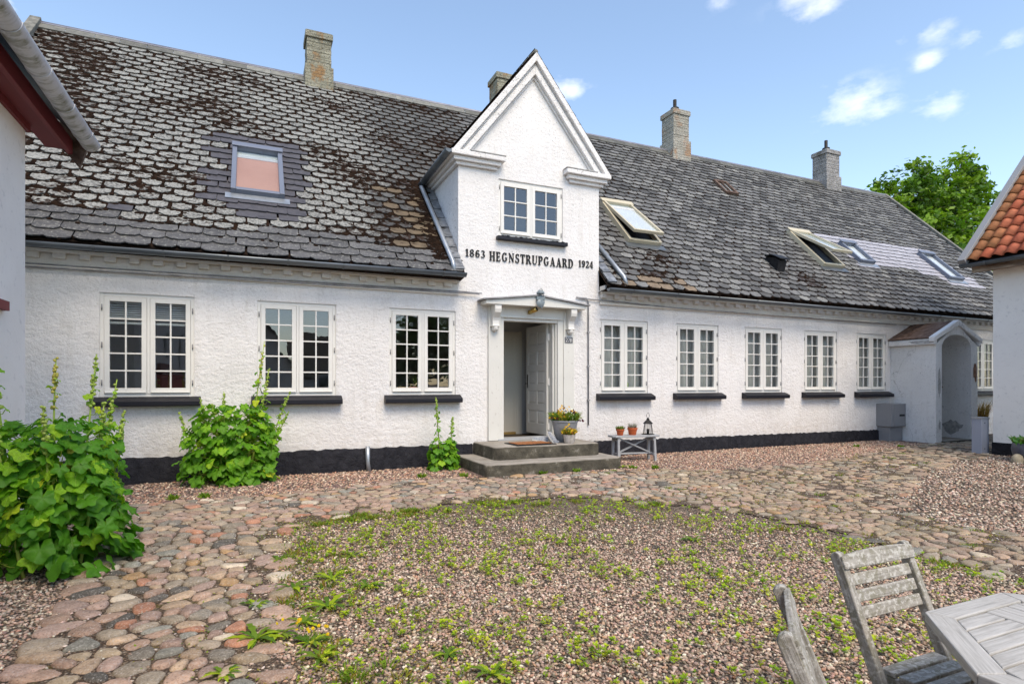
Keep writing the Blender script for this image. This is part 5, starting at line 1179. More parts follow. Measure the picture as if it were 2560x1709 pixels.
# pair of worn trainers leaning on the planter
def shoe(label, loc, rz, rx, ry=0):
    t = thing('shoe', label, 'shoe', loc, rz); t.rotation_euler = (rx, ry, rz); n = 14; secs = []
    for i in range(11):
        s = i / 10; L_ = -.14 + .28 * s; wd = .034 + .016 * math.sin(math.pi * min(1, s * 1.15)) ** 1.2; 
        if s > .85: wd *= 1 - (s - .85) * 3.0
        ht = .085 - .03 * sm((s - .30) / .35) - .03 * sm((s - .8) / .2); secs.append((L_, wd, ht))
    m = MB(); k = 12
    for (l, w, h) in secs:
        for j in range(k):
            a = math.pi * j / (k - 1); m.v.append((w * math.cos(a) * (1 if math.sin(a) < .6 else .8), l, .018 + h * math.sin(a)))
    for i in range(10):
        for j in range(k - 1):
            if i in (1, 2, 3) and 4 <= j <= 6: continue
            m.f.append((i * k + j, i * k + j + 1, (i + 1) * k + j + 1, (i + 1) * k + j))
    m.f += [tuple(range(k))]; ob('upper', m, 'shoe_grey', t, True)
    s_ = MB(); pts = [(w * 1.1 * (1 if q else 1), l) for (l, w, h) in secs for q in (1,)]; poly = [(p[0], p[1]) for p in pts] + [(-p[0], p[1]) for p in reversed(pts)]
    s_.prism(poly, lambda x, y, z: (x, y, z), 0, .022); ob('sole', s_, 'shoe_sole', t)
    ln = MB().box(-.028, .028, -.125, .0, .03, .05); ob('lining', ln, 'black', t)
    lc = MB()
    for q in range(4): lc.tube([(-.028, .01 + q * .022, .078 - q * .005), (0, .012 + q * .022, .092 - q * .007), (.028, .016 + q * .022, .078 - q * .005)], .004, 5)
    ob('lace', lc, 'enamel_white', t); return t
shoe('grey trainer propped upright against the zinc planter', (4.735, -.66, .45), R_(25), R_(48)); shoe('grey trainer lying by the door frame beside its pair', (4.62, -.44, .397), R_(60), R_(6))

# bench with pots and lantern
bench = thing('bench', 'low grey wooden bench with crossed braces against the black plinth', 'bench', (6.36, -.80, 0), R_(-8))
ob('seat', MB().prism([(-.47, -.10), (-.43, -.15), (.43, -.15), (.48, -.09), (.48, .09), (.44, .15), (-.44, .15), (-.47, .1)], lambda x, y, z: (x, y, z), .445, .478), 'grey_wood', bench, bevel=.005)
for sx_ in (-1, 1):
    for sy_ in (-1, 1): ob('leg', MB().bar((sx_ * .36, sy_ * .10, .444), (sx_ * .37, sy_ * .125, -.02), .042, .05, (0, 1, 0)), 'grey_wood', bench, bevel=.004)
    ob('end_rail', MB().bar((sx_ * .345, -.135, .13), (sx_ * .345, .135, .13), .022, .05), 'grey_wood', bench)
    ob('apron_end', MB().bar((sx_ * .34, -.12, .41), (sx_ * .34, .12, .41), .022, .06), 'grey_wood', bench)
ob('stretcher', MB().bar((-.36, 0, .145), (.36, 0, .145), .06, .024), 'grey_wood', bench)
ob('brace', MB().bar((-.32, -.02, .43), (.30, -.02, .16), .022, .05, (0, 1, 0)), 'grey_wood', bench); ob('brace', MB().bar((.32, .02, .43), (-.30, .02, .16), .022, .05, (0, 1, 0)), 'grey_wood', bench)
def lf3(m, r, z): blades(m, 130, r * .8, .085, .05, [(0.18, .24, .06), (.3, .3, .1), (.12, .2, .04), (.1, .04, .03)], 9, .004, (0, 0, z - .02), True)
def lf4(m, r, z): blades(m, 220, r * .8, .10, .05, [(0.30, .29, .29), (.22, .2, .2), (.4, .38, .37)], 12, .002, (0, 0, z - .01)); blades(m, 60, r * .7, .05, .03, [(0.28, .07, .03), (.2, .06, .03)], 13, .006, (0, 0, z - .02), True)
planter('flower_pot', 'small terracotta pot with sprouting green plant on the bench', (6.08, -.775, .478), [(.048, 0), (.052, .004), (.068, .085), (.076, .086), (.079, .112), (.072, .113), (.066, .09)], 'terracotta', None, lf3, 'flower pot')
planter('flower_pot', 'terracotta pot with dried grey plant between green pot and lantern', (6.33, -.80, .478), [(.062, 0), (.066, .004), (.082, .095), (.09, .096), (.093, .132), (.085, .133), (.08, .1)], 'terracotta', None, lf4, 'flower pot')
la = thing('lantern', 'black iron candle lantern with ring handle on the bench', 'lantern', (6.655, -.83, .478), R_(20))
q = MB().box(-.085, .085, -.085, .085, 0, .014); ob('base', q, 'iron', la, bevel=.003)
q = MB()
for i in range(12):
    a = 2 * math.pi * i / 12; sx_, sy_ = math.cos(a), math.sin(a); k = 1 / max(abs(sx_), abs(sy_)); q.bar((sx_ * k * .078, sy_ * k * .078, .014), (sx_ * k * .055, sy_ * k * .055, .20), .006, .006)
ob('cage', q, 'iron', la); ob('candle', MB().lathe([(.025, .014), (.025, .10), (.02, .105)], (0, 0, 0), 12), 'iron', la, True)
ob('roof', MB().lathe([(.088, .198), (.09, .204), (.05, .25), (.028, .27), (.025, .295), (.006, .31)], (0, 0, 0), 6), 'iron', la)
ob('ring', MB().tube([(.045 * math.cos(2 * math.pi * i / 18), 0, .35 + .045 * math.sin(2 * math.pi * i / 18)) for i in range(19)], .004, 6, False), 'iron', la)

# lamp over the door, number plate, brass spot, meter box
lp = thing('wall_lamp', 'grey galvanised ship style lamp on the door pediment', 'lamp', (4.70, -.30, 2.80)); lp.scale = (.85, .85, .85)
ob('bracket', MB().box(-.095, .095, -.03, .03, .13, .205).box(-.02, .02, -.02, .03, .205, .27), 'steel_grey', lp, bevel=.006)
ob('housing', MB().lathe([(.075, .255), (.085, .262), (.085, .30), (.075, .305), (.05, .335), (.01, .345)], (0, 0, 0), 14), 'steel_grey', lp, True)
ob('reflector', MB().lathe([(.02, .02), (.085, .008), (.09, 0), (.085, -.006), (.01, -.022)], (-.025, -.05, .055), 20, 'y'), 'steel_grey', lp, True)
ob('guard', MB().tube([(.06, -.02, .30), (.075, -.03, .16), (.07, -.05, .06), (.02, -.06, .04)], .007, 6).tube([(-.01, -.06, .13), (-.005, -.07, -.07)], .008, 6).tube([(-.045, -.02, .335), (0, -.03, .375), (.045, -.02, .335)], .006, 6), 'steel_grey', lp)
bs = thing('spotlight', 'brass spotlight under the door pediment', 'spotlight', (4.60, -.048, 2.72))
b1 = MB(); d0, d1 = Vector((-.02, -.02, -.02)), Vector((.07, -.16, .045)); b1.tube([d0, d0 + (d1 - d0) * .5, d1], [.03, .042, .046], 14); ob('barrel', b1, 'brass', bs, True); ob('mount', MB().box(-.03, .03, -.03, 0, -.03, .03), 'brass', bs); ob('lens', MB().tube([d1, d1 + (d1 - d0).normalized() * .003], .036, 14), 'iron', bs)
ns = thing('house_number_sign', 'small navy enamel plate with white house number by the door', 'sign', (5.42, -.05, 2.18))
ob('plate', MB().box(-.085, .085, -.012, 0, 0, .112), 'sign_navy', ns, bevel=.003)
bd = MB(); bd.box(-.079, .079, -.0135, -.0125, .004, .007); bd.box(-.079, .079, -.0135, -.0125, .105, .108); bd.box(-.079, -.076, -.0135, -.0125, .007, .105); bd.box(.076, .079, -.0135, -.0125, .007, .105); ob('border', bd, 'enamel_white', ns)
write('27B', -.066, .066, .02, .072, -.0125, .0012, 'enamel_white', ns, 'digit')
mt_ = thing('meter_cabinet', 'grey electricity meter cabinet on a pedestal against the white wall', 'cabinet', (14.55, -.18, 0))
ob('pedestal', MB().box(-.22, .27, -.14, .17, -.05, .36), 'cabinet_grey', mt_, bevel=.006); ob('box', MB().box(-.26, .30, -.20, .179, .36, .93), 'cabinet_grey', mt_, bevel=.01)
ob('door', MB().box(-.14, .29, -.207, -.2001, .37, .92), 'cabinet_grey', mt_, bevel=.003); ob('slot', MB().box(.05, .25, -.21, -.2072, .615, .665), 'black', mt_)

# ================================================================== OUTBUILDING ON THE LEFT (red fascia)
lb = thing('outbuilding', 'white rendered outbuilding with dark red fascia and stained zinc gutter', 'building', (-1.98, -2.7, 0))
def LB(x, y, z): return (x + 1.98, y + 2.7, z)
class LM(MB):
    def add(s, vs, fs, **k): return super().add([LB(*p) for p in vs], fs, **k)
q = LM(); q.box(-8.0, -1.98, -15.0, -2.70, -.3, 3.95); q.add([(-8.0, -2.70, 3.95), (-1.98, -2.70, 3.95), (-4.99, -2.70, 6.9)], [(2, 1, 0)]); ob('wall', q, 'render_left', lb)
q = LM()
q.prism([(-1.60, 3.92), (-5.0, 7.10), (-5.0, 7.22), (-1.58, 4.02)], lambda x, z, y: (x, y, z), -15.2, -2.05); q.prism([(-8.4, 3.92), (-8.42, 4.02), (-5.0, 7.22), (-5.0, 7.10)], lambda x, z, y: (x, y, z), -15.2, -2.05); ob('roof', q, 'dark_tile', lb)
q = LM(); q.box(-1.80, -1.755, -15.1, -2.08, 3.83, 3.985); ob('fascia', q, 'paint_red', lb, bevel=.006)
q = LM(); q.box(-1.98, -1.80, -15.1, -2.12, 3.865, 3.885); q.box(-1.98, -1.95, -15.1, -2.66, 3.80, 3.864); ob('soffit', q, 'paint_red', lb)
q = LM(); q.prism([(-2.2, 4.45), (-1.62, 3.95), (-1.70, 3.70), (-1.80, 3.83), (-2.2, 4.20)], lambda x, z, y: (x, y, z), -2.078, -2.03); ob('verge_board', q, 'porch_moss', lb)
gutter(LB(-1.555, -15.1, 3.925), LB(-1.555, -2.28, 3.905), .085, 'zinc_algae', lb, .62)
q = LM(); q.box(-1.975, -1.94, -11.0, -5.6, -.1, 1.92); ob('door', q, 'paint_red', lb)
for k in range(9): q = LM(); q.box(-1.94, -1.925, -11.0 + k * .6 + .02, -11.0 + k * .6 + .58, -.1, 1.9); ob('door_plank', q, 'paint_red', lb)
for yc in (-5.0, -7.2, -9.4):
    q = LM(); pts = [(yc - .22, 2.1), (yc + .22, 2.1), (yc + .22, 2.55)] + [(yc + .22 * math.cos(math.pi * i / 8), 2.55 + .22 * math.sin(math.pi * i / 8)) for i in range(1, 8)] + [(yc - .22, 2.55)]
    q.prism(pts, lambda y, z, x: (x, y, z), -1.982, -1.965); ob('window', q, 'black', lb)
q = LM(); q.box(-1.979, -1.93, -4.2, -3.245, 2.03, 2.11); ob('strap', q, 'paint_red', lb)

# ================================================================== OUTBUILDING ON THE RIGHT (red pantiles)
rb_ = thing('outbuilding', 'white outbuilding with orange pantile roof and dark plinth', 'building', (13.62, -2.86, 0))
class RM(MB):
    def add(s, vs, fs, **k): return super().add([(p[0] - 13.62, p[1] + 2.86, p[2]) for p in vs], fs, **k)
q = RM(); q.box(13.62, 20.0, -14.0, -2.86, -.05, 3.85); q.add([(13.62, -2.86, 3.85), (20.0, -2.86, 3.85), (16.8, -2.86, 7.0)], [(0, 1, 2)]); ob('wall', q, 'render_smooth', rb_)
q = RM(); q.box(13.605, 20.02, -14.02, -2.845, -.3, .24); ob('plinth', q, 'plinth', rb_)
TS = R_(46); ct_, st2 = math.cos(TS), math.sin(TS)
q = RM(); q.prism([(13.22, 3.86), (16.8, 3.86 + 3.58 * math.tan(TS)), (16.8, 3.74 + 3.58 * math.tan(TS)), (13.30, 3.80)], lambda x, z, y: (x, y, z), -14.2, -2.60); q.prism([(20.4, 3.86), (16.8, 7.55), (16.8, 7.4), (20.3, 3.80)], lambda x, z, y: (x, y, z), -14.2, -2.60); rroof = ob('roof', q, 'roof_under', rb_)
q = RM(); q.box(13.31, 13.37, -14.2, -2.64, 3.66, 3.80); ob('eave_board', q, 'old_beam', rb_, bevel=.01)
q = RM(); q.box(13.37, 13.63, -14.2, -2.70, 3.70, 3.74); ob('soffit', q, 'old_beam', rb_)
q = RM(); c_ = Vector((13.22, -2.555, 3.93)); u_ = Vector((ct_, 0, st2)); q.obox(c_ + u_ * 2.5 + Vector((-st2, 0, ct_)) * .01, u_ * 2.6, (0, .07, 0), Vector((-st2, 0, ct_)) * .075); ob('verge_board', q, 'cabinet_grey', rb_, bevel=.008)
gutter((13.20 - 13.62, -14.2 + 2.86, 3.86), (13.20 - 13.62, -2.50 + 2.86, 3.83), .07, 'zinc', rb_, .9)
def tile_mesh(col, nm='pantile'):
    m = MB(); prof = []
    for i in range(11): t = i / 10; prof.append((t * .235 - .02, .030 * math.sin(2 * math.pi * t - .5) + .012))
    n = len(prof)
    for L_, lift in ((0, .035), (.37, .0)):
        for dz in (0, -.016):
            for (w, z) in prof: m.v.append((L_, -w, z + lift + dz))
    for i in range(n - 1):
        m.f += [(i, i + 1, 2 * n + i + 1, 2 * n + i), (n + i, n + i + 1, i + 1, i)]
    m.c = [(*col, 1)] * len(m.v); me = m.mesh(nm, True); me.materials.append(MATS['pantile']); return me
TM = [tile_mesh(c) for c in ((0.46, .11, .045), (.50, .14, .06), (.40, .10, .045), (.34, .13, .045), (.44, .16, .06))]
rt = random.Random(6); Mx = Matrix(((ct_, 0, -st2, 0), (0, 1, 0, 0), (st2, 0, ct_, 0), (0, 0, 0, 1))); tr_ = MB()
for j in range(17):
    for i in range(40):
        y = -2.62 - i * .212; p = Vector((13.20 - 13.62, y + 2.86, 3.885)) + u_ * (j * .305) + Vector((0, rt.uniform(-.004, .004), 0))
        k = rt.choices(range(5), [5, 5, 3, 1.2, 1.5])[0]
        if i == 0: k = 3
        if i < 9 and j < 13:
            o = link('pantile', TM[k], None, rroof); o.matrix_local = Matrix.Translation(p) @ Mx
        else:
            me = TM[k]; mm_ = Matrix.Translation(p) @ Mx; tr_.add([mm_ @ v.co for v in me.vertices], [tuple(f.vertices) for f in me.polygons], col=me.attributes['Col'].data[0].color[:3])
stuff(ob('pantiles', tr_, 'pantile', rroof, True))

# grey cable cabinet, pots and stone at its corner
cc = thing('cable_cabinet', 'slim blue grey utility post at the white building corner', 'cabinet', (13.57, -2.66, 0))
ob('body', MB().box(-.13, .13, -.09, .09, -.05, .70), 'cabinet_blue', cc, bevel=.006); ob('lid', MB().prism([(-.14, .70), (.14, .70), (.14, .735), (-.14, .745)], lambda x, z, y: (x, y, z), -.10, .10), 'zinc_light', cc, bevel=.004)
for z in (.1, .62): ob('screw', MB().lathe([(.012, -.002), (.012, .004)], (-.02, -.092, z), 8, 'y'), 'black', cc)
pb = planter('planter', 'round dark blue glazed bowl of green succulents beside the black plinth', (13.10, -3.72, 0), [(.16, -.01), (.20, .0), (.265, .10), (.285, .20), (.27, .29), (.265, .315), (.25, .318), (.245, .28)], 'pot_blue', None,
             lambda m, r, z: blades(m, 150, r * .85, .17, .16, [(.05, .16, .03), (.08, .22, .05), (.14, .24, .06), (.2, .12, .04)], 31, .022, (0, 0, z - .05), True))
dg = thing('planter', 'tall dark planter of dried tan grass beside the porch', 'planter', (17.1, -.75, 0))
ob('pot', MB().lathe([(.20, -.02), (.22, .0), (.27, .50), (.28, .52), (.26, .52)], (0, 0, 0), 20), 'pot_blue', dg, True); q = MB(); blades(q, 420, .24, .52, .22, [(.30, .18, .06), (.4, .26, .1), (.22, .12, .04)], 41, .006, (0, 0, .48)); stuff(ob('foliage', q, 'weed', dg))
q = MB(); r = random.Random(3)
base = [(math.cos(2 * math.pi * j / 12), math.sin(2 * math.pi * j / 12)) for j in range(12)]
for s, z in ((.9, -.03), (1, .03), (.8, .09), (.4, .125)): q.v += [(x * .12 * s * r.uniform(.92, 1.08), y * .085 * s * r.uniform(.92, 1.08), z) for x, y in base]
q.v.append((0, 0, .13)); q.f = [(a * 12 + j, a * 12 + (j + 1) % 12, (a + 1) * 12 + (j + 1) % 12, (a + 1) * 12 + j) for a in range(3) for j in range(12)] + [(36 + j, 36 + (j + 1) % 12, 48) for j in range(12)]
so_ = ob('boulder', q, 'tan_stone', None, True); so_.location = (12.78, -3.66, 0); tag(so_, 'rounded tan stone lying in front of the blue bowl', 'stone')

# ================================================================== TABLE AND CHAIRS
GT = gz(2.3, -8.9)
tb = thing('garden_table', 'weathered octagonal wooden garden table with slatted top', 'table', (2.345, -8.91, GT))
RO = .605; A0 = math.pi / 8; oct_ = [(RO * math.cos(A0 + k * math.pi / 4), RO * math.sin(A0 + k * math.pi / 4)) for k in range(8)]; RI = RO - .085; octi = [(RI * math.cos(A0 + k * math.pi / 4), RI * math.sin(A0 + k * math.pi / 4)) for k in range(8)]
def wood(name, mb, parent, mat, rot=0):                    # grain runs along the piece's own x
    o = ob(name, mb, mat, parent, bevel=.004); return o
for k in range(8):
    a, b_, c, d = oct_[k], oct_[(k + 1) % 8], octi[(k + 1) % 8], octi[k]; mx_, my_ = (a[0] + b_[0]) / 2, (a[1] + b_[1]) / 2; an = math.atan2(b_[1] - a[1], b_[0] - a[0])
    def loc(p): x, y = p[0] - mx_, p[1] - my_; return (x * math.cos(-an) - y * math.sin(-an), x * math.sin(-an) + y * math.cos(-an))
    g_ = .0012; poly = [loc(p) for p in (a, b_, c, d)]; poly = [(p[0] * (1 - .005), p[1]) for p in poly]
    o = wood('rim_board', MB().prism(poly, lambda x, y, z: (x, y, z), -.034, 0), tb, 'table_wood'); o.location = (mx_, my_, .73); o.rotation_euler = (0, 0, an)
ap = RI * math.cos(math.pi / 8) - .004
def hl_(y):                                               # half-length of the inner octagon at |y|
    s = ap * math.tan(math.pi / 8); return ap if abs(y) <= s else ap - (abs(y) - s)
o = wood('centre_rail', MB().box(-ap, ap, -.033, .033, -.030, -.002), tb, 'table_wood'); o.location = (0, 0, .73); o.rotation_euler = (0, 0, R_(90))
n = 15; wsl = 2 * ap / n
for i in range(n):
    y = -ap + (i + .5) * wsl; ya, yb = y - wsl / 2 + .0035, y + wsl / 2 - .0035; e0, e1 = hl_(ya), hl_(yb)
    if min(e0, e1) > .06:
        m = MB().prism([(-e0, ya - y), (-.036, ya - y), (-.036, yb - y), (-e1, yb - y)], lambda x, yy_, z: (x, yy_, z), -.028, -.003); o = wood('slat', m, tb, 'table_wood'); o.location = (0, y, .73)
    # right half: slats run across
    x = y
    if x > .036:
        xa, xb = max(x - wsl / 2 + .0035, .037), x + wsl / 2 - .0035; e0, e1 = hl_(xa), hl_(xb)
        m = MB().prism([(-e0, -(xa - x)), (e0, -(xa - x)), (e1, -(xb - x)), (-e1, -(xb - x))], lambda a_, b__, z: (a_, b__, z), -.028, -.003); o = wood('slat', m, tb, 'table_wood'); o.location = (x, 0, .73); o.rotation_euler = (0, 0, R_(90))
for s1 in (-1, 1):
    for s2 in (-1, 1): ob('leg', MB().box(s1 * .30 - .03, s1 * .30 + .03, s2 * .30 - .03, s2 * .30 + .03, -.02, .695), 'weathered_wood', tb, bevel=.005)
    ob('apron', MB().box(-.27, .27, s1 * .30 - .012, s1 * .30 + .012, .62, .695), 'weathered_wood', tb); ob('apron', MB().box(s1 * .30 - .012, s1 * .30 + .012, -.27, .27, .62, .695), 'weathered_wood', tb)

def make_chair(label, loc, rz, group=None):
    t = thing('folding_chair', label, 'chair', loc, rz, group); rch = random.Random(5)
    def pl(z): return .36 - (.83 - z) * .40                  # back line: y at height z
    for s in (-1, 1):
        m = MB(); x = s * .205; L_ = math.hypot(.86, .86 * .40)
        m.prism([(-L_ / 2, -.022), (L_ / 2 - .018, -.024), (L_ / 2 - .004, -.014), (L_ / 2, .004), (L_ / 2 - .008, .020), (-L_ / 2, .022)], lambda a, b_, d: (a, d, b_), -.017, .017)
        o = ob('back_post', m, 'weathered_wood', t, bevel=.005); o.location = (x, (pl(.84) + pl(-.02)) / 2, .41); o.rotation_euler = (0, -math.atan2(.86, .86 * .40), R_(90))
        m = MB().prism([(-.32, -.018), (.32, -.018), (.32, .018), (-.32, .018)], lambda a, b_, d: (a, d, b_), -.012, .012)
        o = ob('leg', m, 'weathered_wood', t, bevel=.004); y0_, z0_, y1_, z1_ = -.19, .40, .27, -.02; o.location = (s * .172, (y0_ + y1_) / 2, (z0_ + z1_) / 2); o.rotation_euler = (0, math.atan2(.42, .46), R_(90)); o.scale = (math.hypot(.42, .46) / .64, 1, 1)
        o = ob('seat_rail', MB().box(-.20, .20, -.011, .011, -.020, .018), 'weathered_wood', t, bevel=.003); o.location = (s * .150, .0, .395); o.rotation_euler = (0, 0, R_(90))
    tilt = -math.atan(.40)
    for k, (za, zb) in enumerate(((.770, .836), (.712, .757), (.655, .700), (.598, .643))):
        zm = (za + zb) / 2; h = (zb - za) / 2; w = .205 if k == 0 else .187
        if k == 0:
            m = MB(); nn = 10; pts = [(-w - .015 + (2 * w + .03) * i / nn, h * (.55 + .45 * math.sin(math.pi * i / nn) ** .6)) for i in range(nn + 1)]; poly = [(-w - .015, -h), (w + .015, -h)] + [p for p in reversed(pts)]
            m.prism(poly, lambda x, z, y: (x, y, z), -.029, -.010)
        else: m = MB().box(-w, w, -.008, .010, -h, h)
        o = ob('back_slat', m, 'weathered_wood', t, bevel=.004); o.location = (0, pl(zm), zm); o.rotation_euler = (tilt, 0, rch.uniform(-.01, .01))
    for k in range(6):
        y = .185 - k * .072; m = MB().box(-.165, .165, -.028, .028, -.008, .010); o = ob('seat_slat', m, 'weathered_wood', t, bevel=.004); o.location = (rch.uniform(-.003, .003), y, .423); o.rotation_euler = (0, 0, rch.uniform(-.008, .008))
    ob('cross_bar', MB().box(-.19, .19, -.012, .012, -.018, .018), 'weathered_wood', t).location = (0, pl(.20), .20)
    for s in (-1, 1):
        ob('bolt', MB().lathe([(.010, -.004), (.008, .004)], (s * .225, pl(.36), .36), 10, 'x'), 'iron', t)
    return t
make_chair('weathered slatted folding chair with its seat pushed under the table', (2.35, -8.36, GT), 0)
c2x, c2y = 1.465, -8.325; fx, fy = .68, -.73                # faces the table; its back line runs along the sight line
make_chair('weathered folding chair turned edge-on, its back facing the cobbles', (c2x + fx * .36, c2y + fy * .36, GT), math.atan2(fy, fx) + math.pi / 2)

# ================================================================== HOLLYHOCKS
def leaf_mesh(seed, lobes=5, n=30, deep=.22):
    r = random.Random(seed); m = MB(); rings = [(.0, 0), (.35, 1), (.7, 1), (1.0, 1)]; vs = [(0, .02, 0)]; ph = r.uniform(-.1, .1)
    for q in (.38, .72, 1.0):
        for j in range(n):
            a = -math.pi * .94 + 2 * math.pi * .94 * j / (n - 1)            # gap at the stalk (-y)
            lob = 1 - deep * (abs(math.sin(a * lobes / 2 * 1.0 + ph)) ** .8) * q ** 2 + .035 * math.sin(a * 17 + seed) * q
            rad = .5 * q * lob * (1 + .05 * math.cos(a)); x, y = rad * math.sin(a), rad * math.cos(a)
            z = -.16 * q * q * .5 + .05 * q * math.sin(a * lobes + ph) + .02 * r.uniform(-1, 1) * q + .06 * q * abs(math.sin(a))
            vs.append((x, y + .02, z))
    fs = [(0, 1 + j, 2 + j) for j in range(n - 1)]
    for k in range(2):
        o = 1 + k * n; fs += [(o + j, o + n + j, o + n + j + 1, o + j + 1) for j in range(n - 1)]
    m.add(vs, fs); return m.mesh('leaf', True)
LEAF = [leaf_mesh(s, lb_, 24, dp) for s, lb_, dp in ((1, 5, .30), (2, 5, .42), (3, 5, .24), (4, 3, .36), (5, 5, .46))]
LEAFD = [m.copy() for m in LEAF]
for m in LEAF: m.materials.append(MATS['hollyhock_leaf'])
for m in LEAFD: m.materials.append(MATS['hollyhock_dark'])
def hollyhock(name_label, base, rx, ry, stems, nleaf, hmass, lsize, seed, dark=.3, wall_y=None, wall_x=None, nfill=0):
    t = thing('hollyhock', name_label, 'plant', (base[0], base[1], gz(*base[:2])))
    r = random.Random(seed); leaves = []
    for (sx_, sy_, h, lean) in stems:
        b0 = Vector((sx_ * .55, sy_ * .55, -.02)); tip = Vector((sx_ + lean[0], sy_ + lean[1], h)); mid_ = (b0 + tip) / 2 + Vector((r.uniform(-.04, .04), r.uniform(-.04, .04), 0)); pts = []
        def at(s): return b0 * (1 - s) ** 2 + mid_ * 2 * s * (1 - s) + tip * s * s
        ob('stem', MB().tube([at(i / 8) for i in range(9)], [.013 * (1 - .75 * i / 8) + .002 for i in range(9)], 6), 'hollyhock_stem', t, True)
        bd = MB()
        for i in range(34):                                   # buds up the spike
            s = r.uniform(.70, 1.0); p = at(s); a = r.uniform(0, 6.28); sz = .019 * (1.45 - s * .85); p = p + Vector((math.cos(a), math.sin(a), .3)) * .028 * (1.35 - s)
            bd.lathe([(.001, -sz), (sz * .8, -sz * .5), (sz, 0), (sz * .7, sz * .7), (.001, sz)], p, 6)
        stuff(ob('bud_spike', bd, 'hollyhock_stem', t, True))
        nl = int(9 + h * 7)
        for i in range(nl):                                   # leaves along the stem, smaller upwards
            s = .25 + .68 * (i + .5) / nl; p = at(s); a = i * 2.4 + r.uniform(-.5, .5)
            size = lsize * max(.30, 1.15 - .95 * s) * r.uniform(.8, 1.15); out = size * (.30 + .35 * r.random()); leaves.append((p + Vector((math.cos(a) * out, math.sin(a) * out, .02)), a, size, s, p - Vector((0, 0, size * .25))))
    r.shuffle(leaves); leaves = leaves[:int(nleaf * .62)]
    def shell(qmin):
        a = r.uniform(0, 6.28); q = math.sqrt(r.uniform(qmin, 1)); z = hmass * r.random() ** .9; k = 1 - .38 * (z / hmass) ** 2.5; p = Vector((math.cos(a) * rx * q * k, math.sin(a) * ry * q * k, z))
        return (p, a, lsize * r.uniform(.75, 1.15) * (1.08 - .40 * z / hmass), z / hmass, Vector((p.x * .55, p.y * .55, max(0, z - lsize * .5))))
    while len(leaves) < nleaf: leaves.append(shell(.45))
    fill = [shell(.02) for _ in range(nfill)]; pet = MB(); fm_ = MB()
    for n_, (p, a, size, s, inn) in enumerate(leaves + fill):
        p = p.copy(); wx, wy = base[0] + p.x, base[1] + p.y
        if wall_y is not None and wy > wall_y - size * .35: p.y = wall_y - size * .35 - base[1] - r.uniform(0, .1)
        if wall_x is not None and wx < wall_x + size * .35: p.x = wall_x + size * .35 - base[0] + r.uniform(0, .1)
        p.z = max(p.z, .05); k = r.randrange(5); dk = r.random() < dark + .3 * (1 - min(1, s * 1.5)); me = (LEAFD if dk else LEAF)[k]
        droop = r.gauss(.85 if s < .8 else .5, .25)
        rot = Matrix.Rotation(a - math.pi / 2 + r.gauss(0, .35), 3, 'Z') @ Matrix.Rotation(-droop, 3, 'X') @ Matrix.Rotation(r.gauss(0, .25), 3, 'Y')
        if n_ < len(leaves):
            o = link('leaf', me, None, t); o.location = p; o.scale = (size,) * 3; o.rotation_euler = rot.to_euler()
            pet.tube([p, (p + inn) / 2 + Vector((0, 0, -.02)), inn], [.003, .004, .005], 4, False)
        else: fm_.add([p + rot @ (v.co * size) for v in me.vertices], [tuple(f.vertices) for f in me.polygons])
    stuff(ob('petioles', pet, 'hollyhock_stem', t, True))
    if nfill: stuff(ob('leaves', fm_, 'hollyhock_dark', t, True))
    return t
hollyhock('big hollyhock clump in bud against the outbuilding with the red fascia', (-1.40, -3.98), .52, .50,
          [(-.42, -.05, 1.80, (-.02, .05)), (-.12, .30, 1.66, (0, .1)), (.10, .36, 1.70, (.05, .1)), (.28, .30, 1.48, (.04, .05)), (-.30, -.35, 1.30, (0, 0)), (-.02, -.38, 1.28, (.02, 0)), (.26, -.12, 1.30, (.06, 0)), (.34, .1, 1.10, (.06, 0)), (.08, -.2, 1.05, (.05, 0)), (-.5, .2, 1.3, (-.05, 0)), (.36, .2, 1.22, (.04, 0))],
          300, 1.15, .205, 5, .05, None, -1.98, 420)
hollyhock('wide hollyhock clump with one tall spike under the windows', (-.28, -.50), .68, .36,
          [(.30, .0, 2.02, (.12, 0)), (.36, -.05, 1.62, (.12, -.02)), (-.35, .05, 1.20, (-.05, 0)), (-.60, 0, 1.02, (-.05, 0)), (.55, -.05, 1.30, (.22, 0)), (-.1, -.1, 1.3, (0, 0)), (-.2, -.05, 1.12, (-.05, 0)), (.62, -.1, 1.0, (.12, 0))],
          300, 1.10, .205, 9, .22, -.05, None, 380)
hollyhock('single young hollyhock growing beside the concrete steps', (2.84, -.45), .28, .22,
          [(-.02, 0, 1.18, (-.10, 0)), (.10, .0, .86, (.06, 0))], 84, .50, .17, 14, .5, -.05, None, 60)

# ================================================================== WEEDS AND GRASS IN THE GRAVEL
wd = MB(); r = random.Random(17)
LG = [(.38, .50, .02), (.48, .56, .03), (.32, .46, .03), (.52, .54, .05), (.25, .40, .02)]
def seedling(x, y, s):
    z = gz(x, y); c = r.choice(LG); k = r.uniform(.8, 1.2); c = [v * k for v in c]; h = s * r.uniform(.5, 1.15); tip = Vector((x + r.uniform(-.3, .3) * s, y + r.uniform(-.3, .3) * s, z + h)); b0 = Vector((x, y, z))
    wd.add([b0 + Vector((-.0016, 0, 0)), b0 + Vector((.0016, 0, 0)), tip], [(0, 1, 2)], col=(.25, .13, .06))
    for i in range(r.randint(8, 13)):
        a = r.uniform(0, 6.28); l = s * r.uniform(.28, .48); q = b0 + (tip - b0) * r.choice((1, 1, .85, .6)); d = Vector((math.cos(a), math.sin(a), r.uniform(.1, .8))).normalized(); sd = d.cross(Vector((0, 0, 1))).normalized() * l * .33
        wd.add([q, q + d * l * .55 + sd, q + d * l, q + d * l * .55 - sd], [(0, 1, 2, 3)], col=c)
